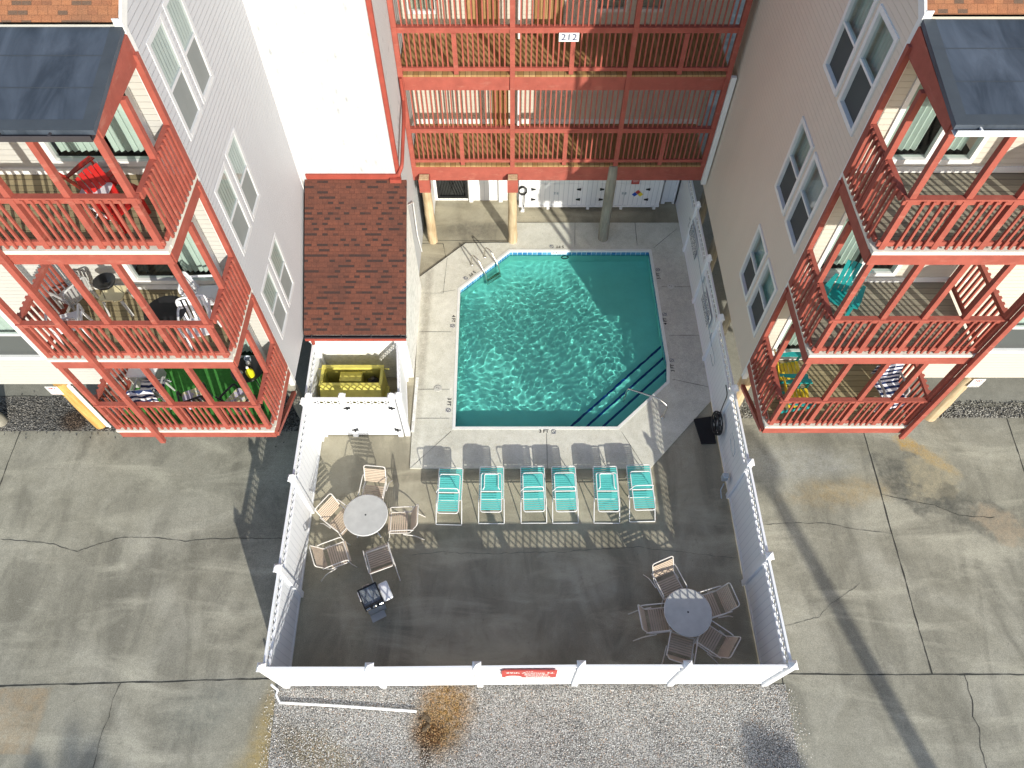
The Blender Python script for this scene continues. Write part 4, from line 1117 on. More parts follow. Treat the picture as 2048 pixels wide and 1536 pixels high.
# ------------------------------------------------------------------ pool furniture and fittings
# depth marks on the deck
marks = [("5 FT", (1.386, 15.15), 180, 'upside-down mark reading five feet behind the far coping'),
         ("5 FT", (-1.235, 14.02), 226, 'slanted mark reading five feet beside the pool ladder'),
         ("4 FT", (-1.66, 12.32), -90, 'mark reading four feet on the left coping, opposite the shed wall'), ("3 FT", (-1.65, 9.566), -90, 'mark reading three feet on the left coping, near the lower left pool corner'),
         ("3 FT", (.885, 8.76), 0, 'mark reading three feet on the near coping, above the chaises'), ("3 FT", (4.345, 10.78), 90, 'mark reading three feet on the right coping, beside the corner steps'),
         ("4 FT", (4.33, 12.37), 90, 'mark reading four feet on the right coping, halfway up'), ("5 FT", (4.33, 14.05), 90, 'mark reading five feet on the right coping, near the far corner')]
for tx, (x, y), a, lb in marks:
    m = thing('depth_mark', lb, 'marking', (x, y, .0415), R(a), 'depth marks around the pool')
    text_mesh(tx, .135, "black_ink", 'lettering', m, (-.07, 0, 0), (0, 0, 0), bold=.003)
    b = MB(); b.tube([(.18 + .055 * math.cos(k * .5236), .055 * math.sin(k * .5236), 0) for k in range(12)], .005, 4, closed=True); b.bar((.145, .035, 0), (.215, -.035, 0), .01, .004); 
    b.box(.12, -.072, 0, .24, -.066, .002); local(b, 'no_diving_symbol', "navy_ink", m)
g = sign('white 5 FT tile plate on the far wall of the pool', (1.42, 14.972, -.03), (R(90), 0, 0), .46, .15, "sign_white", 'depth_plate', 'plate')
text_mesh("5 FT", .12, "black_ink", 'lettering', g, (-.07, 0, .003), (0, 0, 0))
b = MB(); b.tube([(.14 + .04 * math.cos(k * .5236), .04 * math.sin(k * .5236), .003) for k in range(12)], .005, 4, closed=True); local(b, 'no_diving_symbol', "red_ink", g)
for x, y, lb in ((-1.97, 10.06, 'round skimmer lid on the left pool deck'), (4.643, 13.59, 'round skimmer lid on the right pool deck')):
    l = thing('skimmer_lid', lb, 'lid', (x, y, .037)); b = MB(); b.lathe(0, 0, [(.105, 0), (.105, .006), (.09, .008)], 20); local(b, 'lid', "lid_plastic", l)
    b = MB(); b.lathe(.02, 0, [(.012, .008), (.012, .010)], 8); b.lathe(-.03, .02, [(.012, .008), (.012, .010)], 8); local(b, 'finger_hole', "black_ink", l)

# ladder
ib = Vector((.719, -.695, 0)); ld = thing('pool_ladder', 'chrome pool ladder with two hooped rails on the cut corner', 'ladder', (-1.0, 14.6, .04))
for bx, by in ((-1.205, 14.43), (-.82, 14.74)):
    p0 = Vector((bx, by, .04)); b = MB()
    pts = [p0, p0 + Vector((0, 0, .34)), p0 + ib * .10 + Vector((0, 0, .47)), p0 + ib * .28 + Vector((0, 0, .44)), p0 + ib * .60 + Vector((0, 0, .02)), p0 + ib * .66 + Vector((0, 0, -.48))]
    b.tube(smooth_path(pts, .12, 5), .021, 10); r_ = part(b, 'rail', "steel", ld)
    b = MB(); b.lathe(bx, by, [(.045, .036), (.045, .05), (.03, .06)], 14); part(b, 'escutcheon', "steel", r_)
for z in (-.22, -.42):
    b = MB(); a = Vector((-1.205, 14.43, z)) + ib * .63; c = Vector((-.82, 14.74, z)) + ib * .63; b.bar(a, c, .09, .03); part(b, 'step', "steel", ld)
hr = thing('hand_rail', 'bent steel hand rail over the pool corner steps', 'handrail', (3.9, 9.2, .04))
b = MB(); b.tube(smooth_path([(2.97, 9.83, -.4), (3.0, 9.82, .40), (3.73, 9.40, .60), (3.97, 9.26, .45), (3.90, 9.17, .04)], .09, 5), .021, 10); part(b, 'rail', "steel", hr)
b = MB(); b.lathe(3.90, 9.17, [(.045, .036), (.045, .05), (.03, .06)], 14); part(b, 'escutcheon', "steel", hr)

# strap chaise
def make_chaise(label, flat_u):
    t_ = thing('folded_chaise', label, 'chaise', (0, 0, 0), 0, 'teal folding chaises in a row')
    b = MB(); P = [(-.29, .50, .355), (-.30, .46, .35), (-.305, .03, .02), (-.305, 0, .015), (.305, 0, .015), (.305, .03, .02), (.30, .46, .35), (.29, .50, .355)]
    b.tube([(-.285, 1.25, .40), (-.29, .8, .37)] + P + [(.29, .8, .37), (.285, 1.25, .40)], .0125, 8); b.tube(smooth_path([(-.285, 1.20, .398), (-.285, 1.30, .41), (.285, 1.30, .41), (.285, 1.20, .398)], .06), .0125, 8)
    local(b, 'frame', "frame_white", t_)
    b = MB()
    for k in range(15):
        y = .50 + k * .052; z = .357 + (y - .5) * .06
        if y < 1.27: b.box(-.285, y, z - .004, .285, y + .036, z + .004)
    local(b, 'bed_strap', "strap_teal", t_)
    b = MB(); w, l, cy = .245, .97, .575
    loop = [(x, y + cy, .50 + (y + cy) * .045) for x, y in rrect(2 * w, l, .06, 4)]; b.tube(loop, .0125, 8, closed=True)
    b.tube([(-w, .60, .53), (w, .60, .53)], .013, 8)
    fr_ = local(b, 'folded_frame', "frame_white", t_)
    b = MB()
    for k in range(17):
        y = .14 + k * .053
        if abs(y + .02 - .60) < .03: continue
        z = .50 + y * .045
        if y > 1.0: continue
        b.box(-w + .005, y, z - .004, w - .005, y + .037, z + .004)
    local(b, 'strap', "strap_teal", fr_)
    b = MB()
    if flat_u: b.tube(smooth_path([(-.2, .64, .545), (-.165, .68, .57), (-.165, 1.02, .585), (.165, 1.02, .585), (.165, .68, .57), (.2, .64, .545)], .05), .0125, 8)
    else: b.tube(smooth_path([(-.30, .60, .53), (-.22, .60, .76), (.22, .60, .76), (.235, .60, .53)], .06), .0125, 8)
    local(b, 'leg_frame', "frame_white", t_)
    b = MB(); b.tube(smooth_path([(-.285, 1.05, .39), (-.275, 1.15, .02), (.275, 1.15, .02), (.285, 1.05, .39)], .05), .0125, 8); b.tube(smooth_path([(-.28, .62, .36), (-.26, .62, .02), (.26, .62, .02), (.28, .62, .36)], .05), .0125, 8); local(b, 'rear_leg', "frame_white", t_)
    return t_
cA = make_chaise('teal strap chaise, leftmost of the row of six, nearest the sunny table', False); cB = make_chaise('second teal strap chaise from the left, with a flat inner leg loop', True)
spots = [(-1.50, 6.25, -.02, 0, None), (-.49, 6.28, .0, 1, None), (.52, 6.29, .02, 0, 'third teal strap chaise from the left in the row'), (1.27, 6.29, .02, 0, 'fourth teal strap chaise from the left, close beside the third'),
         (2.25, 6.29, -.0, 1, 'fifth teal strap chaise from the left, with a flat inner leg loop'), (3.10, 6.33, .03, 0, 'rightmost teal strap chaise of the row, nearest the right fence')]
for i, (x, y, a, kd, lb) in enumerate(spots):
    o = (cA, cB)[i] if i < 2 else copy_tree(cB if kd else cA)
    o.location = (x, y, 0); o.rotation_euler = (0, 0, a)
    if lb: o['label'] = lb

# patio tables and strap chairs
def make_table(label, x, y):
    t_ = thing('patio_table', label, 'table', (x, y, 0), 0, 'round patio tables')
    b = MB(); b.lathe(0, 0, [(.485, .672), (.50, .68), (.50, .698), (.49, .705), (.02, .705), (.02, .69)], 48, False); local(b, 'tabletop', "tabletop_grey", t_)
    b = MB(); b.tube([(.498 * math.cos(k * .1963), .498 * math.sin(k * .1963), .69) for k in range(32)], .011, 6, closed=True); local(b, 'rim', "frame_white", t_)
    b = MB(); b.lathe(0, 0, [(.021, .688), (.021, .706)], 12); local(b, 'umbrella_hole', "black_plastic", t_)
    for k in range(4):
        a = R(45 + 90 * k); c, s_ = math.cos(a), math.sin(a); b = MB()
        b.tube(smooth_path([(.38 * c, .38 * s_, .67), (.22 * c, .22 * s_, .4), (.20 * c, .20 * s_, .25), (.40 * c, .40 * s_, .015)], .1), .016, 8); local(b, 'leg', "frame_white", t_)
    b = MB(); b.tube([(.2 * math.cos(k * .5236), .2 * math.sin(k * .5236), .3) for k in range(12)], .01, 6, closed=True); local(b, 'leg_ring', "frame_white", t_)
    return t_
make_table('round grey patio table in the sun, left of the chaises', -3.35, 6.22)
make_table('round grey patio table in the shade, in the right front corner', 3.735, 4.03)
def make_chair(label):
    t_ = thing('strap_chair', label, 'chair', (0, 0, 0), 0, 'tan strap chairs around the patio tables')
    w = .255
    b = MB(); b.tube(smooth_path([(-w, -.25, .41), (-w, .20, .40), (-w, .30, .62), (-w, .43, .90), (w, .43, .90), (w, .30, .62), (w, .20, .40), (w, -.25, .41)], .07), .0125, 8)
    b.tube([(-w, -.25, .41), (w, -.25, .41)], .0125, 8); local(b, 'frame', "frame_cream", t_)
    for s_ in (-1, 1):
        b = MB(); x = s_ * (w + .03)
        b.tube(smooth_path([(x, -.34, .012), (x, -.27, .30), (x, -.24, .64), (x, .22, .66), (x, .31, .63)], .06), .0125, 8); local(b, 'arm', "frame_cream", t_)
        b = MB(); b.tube(smooth_path([(x, .05, .40), (x, .30, .30), (x, .50, .012)], .1), .0125, 8); local(b, 'leg', "frame_cream", t_)
    b = MB()
    for k in range(9):
        y = -.30 + k * .051; b.box(-w, y, .404, w, y + .034, .412)
    local(b, 'seat_strap', "strap_tan", t_)
    b = MB()
    for k in range(8):
        u = k / 8; y0_, z0_ = .225 + u * .17, .455 + u * .37; n_ = Vector((0, .42, .90)).normalized() * .035
        b.add([(-w, y0_, z0_), (w, y0_, z0_), (w, y0_ + n_.y, z0_ + n_.z), (-w, y0_ + n_.y, z0_ + n_.z), (-w, y0_ + .01, z0_ - .004), (w, y0_ + .01, z0_ - .004), (w, y0_ + n_.y + .01, z0_ + n_.z - .004), (-w, y0_ + n_.y + .01, z0_ + n_.z - .004)],
              [(0, 1, 2, 3), (7, 6, 5, 4), (0, 4, 5, 1), (2, 6, 7, 3)])
    local(b, 'back_strap', "strap_tan", t_)
    return t_
def face(dx, dy): return math.atan2(dy, dx) + math.pi / 2
C1 = [(-3.28, 6.93, (-.1, -1), 'tan strap chair behind the sunny table, on the pool side'), (-3.98, 6.22, (.85, -.62), 'tan strap chair left of the sunny table, by the left fence'),
      (-3.98, 5.36, (1, .42), 'tan strap chair in front-left of the sunny table, turned to the right'), (-2.98, 5.28, (-.38, 1), 'tan strap chair in front of the sunny table, nearest the grill'),
      (-2.56, 6.15, (-1, -.03), 'tan strap chair right of the sunny table, nearest the chaises'),
      (3.45, 4.70, (.42, -1), 'tan strap chair behind the shaded table with a sunlit backrest'), (4.32, 4.25, (-1, -.28), 'tan strap chair right of the shaded table, by the right fence'),
      (4.22, 3.52, (-.85, .62), 'tan strap chair at the right front of the shaded table, in the fence corner'), (3.55, 3.38, (.30, 1), 'tan strap chair in front of the shaded table, against the front fence'),
      (3.10, 3.93, (1, .1), 'tan strap chair left of the shaded table')]
ch0 = make_chair(C1[0][3])
for i, (x, y, d, lb) in enumerate(C1):
    o = ch0 if i == 0 else copy_tree(ch0); o.location = (x, y, 0); o.rotation_euler = (0, 0, face(*d)); o['label'] = lb

# grill
gr = thing('charcoal_grill', 'black charcoal grill with white side shelf on the patio below the sunny table', 'grill', (-3.02, 4.36, 0), R(27))
b = MB()
for s_ in (1, -1):
    b.box(-.22, s_ * .2 - .012, .55, .2, s_ * .2 + .012, .84)
b.box(-.22, -.19, .55, -.20, .19, .84); b.box(.18, -.19, .55, .2, .19, .84); b.box(-.2, -.19, .55, .18, .19, .58); local(b, 'firebox', "black_iron", gr)
b = MB()
for k in range(16): b.box(-.195, -.18 + k * .0235, .80, .175, -.172 + k * .0235, .81)
b.box(-.02, -.19, .792, 0, .19, .80); local(b, 'grate', "galvanised", gr)
b = MB(); b.bev(.205, -.25, .74, .42, .17, .76, .02); local(b, 'side_shelf', "plastic_white", gr)
for k in range(3):
    b = MB(); b.bev(-.19 + k * .14, -.27, .70, -.09 + k * .14, -.215, .78, .01); local(b, 'control_knob', "steel", gr)
b = MB(); b.tube(smooth_path([(-.1, .21, .75), (-.1, .26, .75), (.05, .26, .75), (.05, .21, .75)], .02), .008, 6); local(b, 'handle', "steel", gr); b = MB(); b.box(-.235, -.05, .83, -.215, .16, .86); local(b, 'handle', "frame_cream", gr)
b = MB(); b.bev(-.2, -.18, .02, .18, .18, .54, .01); local(b, 'cart', "galvanised", gr)
b = MB(); b.box(-.2, -.36, .12, .12, -.2, .14); local(b, 'front_shelf', "plastic_grey", gr)

# dumpster
dm = thing('dumpster', 'yellow steel dumpster with open top behind the white gate', 'dumpster', (-4.0, 9.4, 0))
x0, x1 = -4.72, -3.22
b = MB(); pr = [(8.98, .12), (8.98, .98), (9.36, 1.26), (9.92, 1.26), (9.92, .12)]
for xa in (x0, x1 - .03): b.add([(xa, y, z) for y, z in pr] + [(xa + .03, y, z) for y, z in pr], [(4, 3, 2, 1, 0), (5, 6, 7, 8, 9)] + [(i, (i + 1) % 5, 5 + (i + 1) % 5, 5 + i) for i in range(5)])
b.box(x0 + .03, 8.98, .12, x1 - .03, 9.01, .98); b.box(x0 + .03, 9.89, .12, x1 - .03, 9.92, 1.26); b.box(x0 + .03, 9.01, .12, x1 - .03, 9.89, .16)
b.add([(x0 + .03, 8.98, .981), (x1 - .03, 8.98, .981), (x1 - .03, 9.36, 1.261), (x0 + .03, 9.36, 1.261), (x0 + .03, 9.0, .96), (x1 - .03, 9.0, .96), (x1 - .03, 9.38, 1.24), (x0 + .03, 9.38, 1.24)], [(0, 1, 2, 3), (7, 6, 5, 4), (2, 6, 7, 3), (0, 4, 5, 1)])
part(b, 'body', "dumpster_yellow", dm)
b = MB(); b.box(x0 - .02, 9.34, 1.262, x1 + .02, 9.42, 1.31); b.box(x0 - .02, 9.86, 1.262, x1 + .02, 9.95, 1.31); b.box(x1 - .05, 9.421, 1.262, x1 + .02, 9.859, 1.305); b.box(x0 - .02, 9.421, 1.262, x0 + .05, 9.859, 1.305); part(b, 'rim', "dumpster_yellow", dm)
b = MB(); b.box(x1 + .001, 9.2, .5, x1 + .09, 9.7, .72); b.box(x0 - .09, 9.2, .5, x0 - .001, 9.7, .72); b.tube([(x0 - .12, 9.9, 1.2), (x1 + .14, 9.9, 1.2)], .018, 8); part(b, 'fork_pocket', "dumpster_yellow", dm)
b = MB(); b.bev(-4.3, 9.55, .9, -3.75, 9.84, 1.18, .01); part(b, 'inner_hopper', "dumpster_yellow", dm)
bg_ = thing('rubbish_bag', 'black rubbish bag at the right end of the yellow dumpster', 'bag', (-3.45, 9.6, 1.0)); b = MB()
rnd = random.Random(3); b.lathe(0, 0, [(.02, -.3), (.17, -.22), (.2, -.05), (.14, .12), (.04, .18), (.03, .22)], 14); b.v = [(x * (1 + rnd.uniform(-.18, .18)), y * (1 + rnd.uniform(-.18, .18)), z) for x, y, z in b.v]; local(b, 'bag', "black_plastic", bg_)

# storage cabinet
cb = thing('storage_cabinet', 'long white board storage cabinet with black hinges on short legs under the walkway', 'cabinet', (2.4, 16.9, 0))
b = MB(); b.box(.22, 16.78, .18, 4.62, 17.16, 1.42); part(b, 'body', "tongue_white", cb)
b = MB(); b.box(.20, 16.72, 1.423, 4.66, 17.17, 1.46); part(b, 'lid', "cabinet_white", cb)
b = MB(); b.box(.21, 16.755, .13, 4.63, 16.778, .20); part(b, 'skirt', "cabinet_white", cb)
for x in (.30, 1.1, 2.35, 3.4, 4.45): b = MB(); b.box(x, 16.79, 0, x + .09, 16.86, .178); part(b, 'leg', "cabinet_white", cb)
for (xa, xb) in ((.62, 1.34), (1.36, 2.10), (2.72, 3.44), (3.46, 4.22)):
    b = MB(); b.box(xa, 16.762, .27, xb, 16.778, 1.06); d = part(b, 'door', "tongue_white", cb)
    left = xa in (.62, 2.72)
    for z in (.45, .86):
        hx = xa - .02 if left else xb + .02; b = MB(); b.add([(hx, 16.757, z - .05), (hx, 16.757, z + .05), (hx + (.13 if left else -.13), 16.757, z + .02), (hx + (.13 if left else -.13), 16.757, z - .02)] + [(hx, 16.745, z - .05), (hx, 16.745, z + .05), (hx + (.13 if left else -.13), 16.745, z + .02), (hx + (.13 if left else -.13), 16.745, z - .02)], [(0, 1, 2, 3), (7, 6, 5, 4), (0, 4, 5, 1), (1, 5, 6, 2), (2, 6, 7, 3), (3, 7, 4, 0)])
        part(b, 'hinge', "black_iron", d)
    b = MB(); lx = xb - .05 if left else xa + .02; b.box(lx, 16.745, .66, lx + .05, 16.76, .74); part(b, 'latch', "galvanised", d)
hz = thing('hazard_sign', 'four-colour hazard diamond on the right cabinet door', 'sign', (3.88, 16.75, .66)); hz.rotation_euler = (R(90), R(0), R(0))
for (cx, cy, mt, nm) in ((0, .09, "sign_red", 'red_panel'), (-.09, 0, "ink_blue", 'blue_panel'), (.09, 0, "ink_yellow", 'yellow_panel'), (0, -.09, "sign_white", 'white_panel')):
    b = MB(); b.add([(cx - .085, cy, 0), (cx, cy - .085, 0), (cx + .085, cy, 0), (cx, cy + .085, 0), (cx - .085, cy, -.008), (cx, cy - .085, -.008), (cx + .085, cy, -.008), (cx, cy + .085, -.008)], [(0, 1, 2, 3), (7, 6, 5, 4), (0, 4, 5, 1), (1, 5, 6, 2), (2, 6, 7, 3), (3, 7, 4, 0)]); local(b, nm, mt, hz)
g = sign('small red notice above the right cabinet doors', (3.74, 16.71, 1.25), (R(90), 0, 0), .24, .30, "sign_red", 'notice_sign')
text_mesh("NO\nLIFEGUARD\nON DUTY", .05, "sign_white", 'lettering', g, (0, 0, .003), (0, 0, 0), sx=.7)
hs_ = thing('fire_hose_reel', 'black hose coil on the left end of the white cabinet', 'hose', (.33, 16.7, 0)); b = MB()
pts = [(.12 * (1 + .08 * math.sin(k * 1.7)) * math.cos(k * .5), .0 + .03 * math.sin(k * .9), .85 + .15 * (1 + .08 * math.cos(k * 1.3)) * math.sin(k * .5)) for k in range(64)]
b.tube(pts, .014, 6); b.tube([(.06, 0, .7), (.05, .0, .45), (.04, 0, .12)], .014, 6); local(b, 'hose', "black_plastic", hs_)
b = MB(); b.tube([(0, -.03, .03 + 0), (0, .05, .03)], .06, 12); local(b, 'wheel', "plastic_white", hs_)

# boards, pole, hose and mat on the right fence
def fboard(lb, y, z, w, h_, lines, sz, sag=0):
    g = thing('rules_board', lb, 'sign', (5.19, y, z)); g.rotation_euler = (R(90), 0, R(-90))
    b = MB(); b.bev(-w / 2, -h_ / 2, -.008, w / 2, h_ / 2, 0, .003); local(b, 'board', "sign_white", g)
    text_mesh(lines, sz, "navy_ink", 'lettering', g, (0, 0, .003), (0, 0, 0), lines=.95, bold=.0025)
fboard('white pool rules board with blue print, far end of the right fence', 14.52, 1.08, 1.25, .52, "POOL RULES\nNO LIFEGUARD ON DUTY\nNO DIVING  NO GLASS\nNO PETS IN POOL AREA", .125)
fboard('white bathing rules board with blue print, middle of the right fence', 11.95, 1.08, 1.10, .50, "POOL HOURS\nDAWN TO DUSK\nSHOWER BEFORE\nENTERING POOL", .125)
rp = thing('rescue_pole', 'long thin rescue pole hung along the right fence', 'pole', (5.16, 12.5, .8)); b = MB(); b.tube([(5.165, 14.9, 1.40), (5.165, 12.6, 1.22), (5.165, 10.7, 1.05)], .011, 6); b.tube(smooth_path([(5.165, 10.7, 1.05), (5.165, 10.45, 1.10), (5.165, 10.2, 1.08), (5.165, 10.2, .85), (5.165, 10.6, .84)], .05), .008, 6); part(b, 'pole', "galvanised", rp)
b = MB()
for y in (14.6, 12.7, 11.0): b.box(5.165, y, 1.2 if y > 12 else 1.0, 5.2, y + .03, 1.45 if y > 12 else 1.2)
part(b, 'hook', "galvanised", rp)
hc = thing('hose_coil', 'dark hose coiled on the right fence above the black mat', 'hose', (5.10, 8.7, .5)); b = MB(); rnd = random.Random(9); pts = []
for k in range(150):
    a = k * .42; r = .26 + .05 * math.sin(k * .11) ; pts.append((5.10 + .05 * math.sin(k * .37), 8.68 + r * math.cos(a) * (.95 + .1 * math.sin(k * .05)), .60 + r * math.sin(a) + .02 * math.sin(k * .7)))
b.tube(pts, .013, 6); b.tube(smooth_path([(5.1, 8.75, .85), (5.13, 8.85, 1.15), (5.17, 8.95, 1.5), (5.16, 9.2, 1.55)], .1), .012, 6); part(b, 'hose', "black_plastic", hc)
mt_ = thing('black_mat', 'square black panel lying on the deck against the right fence', 'mat', (5.0, 8.8, 0)); b = MB(); b.add([(4.70, 9.12, .005), (5.17, 9.2, .005), (5.17, 8.42, .005), (4.80, 8.40, .005), (4.70, 9.12, .045), (5.17, 9.2, .045), (5.17, 8.42, .045), (4.80, 8.40, .045)], [(0, 1, 2, 3), (7, 6, 5, 4), (0, 4, 5, 1), (1, 5, 6, 2), (2, 6, 7, 3), (3, 7, 4, 0)]); part(b, 'panel', "dark_mat", mt_)
sp_ = thing('shower_tap', 'grey water tap box low on the right fence', 'tap', (5.1, 7.3, 0)); b = MB(); b.bev(5.04, 7.22, .35, 5.18, 7.36, .55, .02); b.tube([(5.1, 7.18, .3), (5.06, 7.1, .1), (5.06, 6.9, .06)], .015, 6); part(b, 'tap', "galvanised", sp_)
b = MB(); b.tube([(5.17, 8.0 - .0, 1.35), (5.17, 7.75, 1.38), (5.17, 7.52, 1.28), (5.17, 7.50, 1.10), (5.17, 7.72, 1.05), (5.17, 7.95, 1.15)], .007, 5); tag(b.build('wire_bracket', "galvanised"), 'thin wire bracket outline on the right fence past the hose', 'bracket')

# big sign on the front fence
g = thing('property_sign', 'red octagonal sign with white lettering and shell on the front fence', 'sign', (.33, 2.655, 1.45)); g.rotation_euler = (R(90), 0, 0)
w, h_ = .53, .34
pl = [(-w, -h_ + .05), (-w + .05, -h_), (w - .05, -h_), (w, -h_ + .05), (w, h_ - .05), (w - .05, h_), (-w + .05, h_), (-w, h_ - .05)]
b = MB(); b.prism(pl, -.02, 0); local(b, 'board', "sign_red", g)
text_mesh("212", .10, "sign_white", 'lettering', g, (0, .27, .004), (0, 0, 0)); text_mesh("29th Avenue N.", .165, "sign_white", 'lettering', g, (.02, .13, .004), (0, 0, 0), bold=.003, sx=.88)
text_mesh("Seaside", .16, "sign_white", 'lettering', g, (.14, -.05, .004), (0, 0, 0), bold=.003); text_mesh("Condos", .15, "sign_white", 'lettering', g, (.18, -.22, .004), (0, 0, 0), bold=.003)
b = MB(); fan = [(-.30, -.30, .0)] + [(-.30 + .17 * math.sin(R(a)), -.30 + .15 * math.cos(R(a)) + (.01 if k % 2 else 0), 0) for k, a in enumerate(range(-80, 81, 10))]
b.add([(x, y, .004) for x, y, _ in fan] + [(x, y, .0005) for x, y, _ in fan], [tuple(range(len(fan) - 1, -1, -1))]); local(b, 'shell_emblem', "sign_white", g)

# pipe on the gravel
pp = thing('drain_pipe', 'white PVC pipe lying on the gravel beside the front fence corner', 'pipe', (-4, 2.3, 0)); b = MB()
b.tube([(-4.90, 2.62, .5), (-4.90, 2.60, .04), (-4.92, 2.50, .03), (-4.81, 2.355, .03), (-3.5, 2.29, .03), (-1.97, 2.19, .03)], .026, 10); part(b, 'pipe', "pvc_white", pp)
b = MB(); rnd = random.Random(4)
for k in range(9): a = rnd.uniform(0, 6.28); b.lathe(-1.80 + .1 * math.cos(a), 1.98 + .12 * math.sin(a), [(.05, -.01), (.045, .02), (.02, .03)], 7)
o = tag(b.build('clogged_outlet', "soil_dark"), kind='stuff')

# ------------------------------------------------------------------ balcony furniture
def adirondack(label, loc, a, m1, m2=None, sc_=1):
    m2 = m2 or m1; t_ = thing('adirondack_chair', label, 'chair', loc, a); t_.scale = (sc_,) * 3
    b = MB()
    for k in range(6):
        y = -.28 + k * .09; z = .36 - k * .022; b.box(-.25, y, z, .25, y + .078, z + .02)
    local(b, 'seat', m1, t_)
    b = MB()
    for k in range(5):
        x = -.24 + k * .098; hh = .93 + .05 * math.cos((k - 2) * .7) ; p = Vector((x + .045, .23, .24)); q = Vector((x + .045 + (k - 2) * .012, .50, hh)); b.bar(p, q, .088, .018, (0, 1, 0))
    local(b, 'backrest', m1, t_)
    for s_ in (-1, 1):
        b = MB(); b.prism([(s_ * .27, .36), (s_ * .34, .36), (s_ * .41, -.1), (s_ * .41, -.34), (s_ * .27, -.36)], .56, .582); local(b, 'arm', m2, t_)
        b = MB(); b.box(s_ * .30 - .035, -.30, 0, s_ * .30 + .035, -.275, .56); b.bar((s_ * .27, -.27, .33), (s_ * .27, .45, .05), .025, .1); local(b, 'leg', m2, t_)
    return t_
def monobloc(label, loc, a, m1, name='plastic_chair'):
    t_ = thing(name, label, 'chair', loc, a)
    b = MB(); b.prism([(x, y - .02) for x, y in rrect(.46, .44, .08)], .40, .425); local(b, 'seat', m1, t_)
    b = MB()
    for k in range(6):
        x = -.19 + k * .076; b.bar((x, .19, .43), (x * 1.05, .30, .82), .045, .012, (0, 1, 0))
    b.tube(smooth_path([(-.24, .19, .42), (-.25, .31, .86), (.25, .31, .86), (.24, .19, .42)], .1), .02, 6); local(b, 'backrest', m1, t_)
    for s_ in (-1, 1):
        b = MB(); b.tube(smooth_path([(s_ * .25, -.20, .42), (s_ * .27, -.20, .64), (s_ * .27, .20, .66), (s_ * .25, .27, .68)], .07), .024, 6); local(b, 'arm', m1, t_)
        for y in (-.20, .20): b = MB(); b.tube([(s_ * .22, y, .41), (s_ * .26, y * 1.2, 0)], [.03, .02], 6); local(b, 'leg', m1, t_)
    return t_
def round_table(label, loc, r, h_, m1, m2):
    t_ = thing('side_table', label, 'table', loc); b = MB(); b.lathe(0, 0, [(r, h_ - .02), (r + .01, h_ - .01), (r, h_)], 24, False); local(b, 'tabletop', m1, t_)
    for k in range(4): a = R(45 + 90 * k); b = MB(); b.tube([(r * .6 * math.cos(a), r * .6 * math.sin(a), h_ - .02), (r * .8 * math.cos(a), r * .8 * math.sin(a), 0)], .014, 6); local(b, 'leg', m2, t_)
    return t_
F1, F2, F3L, F3R = 2.775, 5.435, 8.255, 8.135
adirondack('red wooden adirondack chair on the top left balcony, near the door', (-6.35, 8.42, F3L), R(150), "chair_red", sc_=.78)
adirondack('red wooden adirondack chair on the top left balcony, near the railing', (-5.85, 7.95, F3L), R(60), "chair_red", sc_=.78)
tb = thing('folding_table', 'small white folding table between the red chairs on the top left balcony', 'table', (-6.15, 8.0, F3L)); b = MB(); b.prism([(x, y) for x, y in rrect(.42, .42, .03)], .44, .46); local(b, 'tabletop', "plastic_white", tb)
for s_ in (-1, 1): b = MB(); b.bar((-.17, s_ * .17, .44), (.17, s_ * .17, .01), .02, .02); b.bar((.17, s_ * .155, .44), (-.17, s_ * .155, .01), .02, .02); local(b, 'leg', "plastic_white", tb)
monobloc('white plastic chair against the court-side railing of the middle left balcony', (-5.62, 8.42, F2), R(95), "plastic_white")
monobloc('white plastic chair at the outer front corner of the middle left balcony', (-7.95, 7.78, F2), R(200), "plastic_white")
monobloc('grey plastic chair beside the outer railing of the middle left balcony', (-8.08, 8.45, F2), R(240), "plastic_grey")
monobloc('white slatted chair facing out at the front railing of the middle left balcony', (-5.60, 7.72, F2), R(15), "plastic_white")
round_table('round black table on the middle left balcony beside the white chairs', (-6.15, 7.86, F2), .36, .66, "black_plastic", "black_iron")
st_ = thing('plastic_stool', 'cream-topped grey plastic stool by the wall of the middle left balcony', 'stool', (-7.35, 8.45, F2)); b = MB(); b.prism(rrect(.42, .36, .05), .42, .45); local(b, 'seat', "cream_top", st_)
for sx_ in (-1, 1):
    for sy_ in (-1, 1): b = MB(); b.bar((sx_ * .17, sy_ * .14, .42), (sx_ * .22, sy_ * .18, 0), .05, .03); local(b, 'leg', "plastic_grey", st_)
pn_ = thing('tripod_brazier', 'black wire-legged bowl standing on the cream stool', 'brazier', (-7.35, 8.45, F2 + .45)); b = MB(); b.lathe(0, 0, [(.05, .22), (.16, .26), (.20, .34), (.19, .34), (.05, .25)], 20); local(b, 'bowl', "black_iron", pn_)
for k in range(3): a = k * 2.09; b = MB(); b.tube([(.12 * math.cos(a), .12 * math.sin(a), .25), (.2 * math.cos(a), .15 * math.sin(a), 0)], .007, 5); local(b, 'leg', "black_iron", pn_)
c_ = monobloc('dark chair under a striped towel on the bottom left balcony', (-7.65, 8.02, F1), R(185), "plastic_grey")
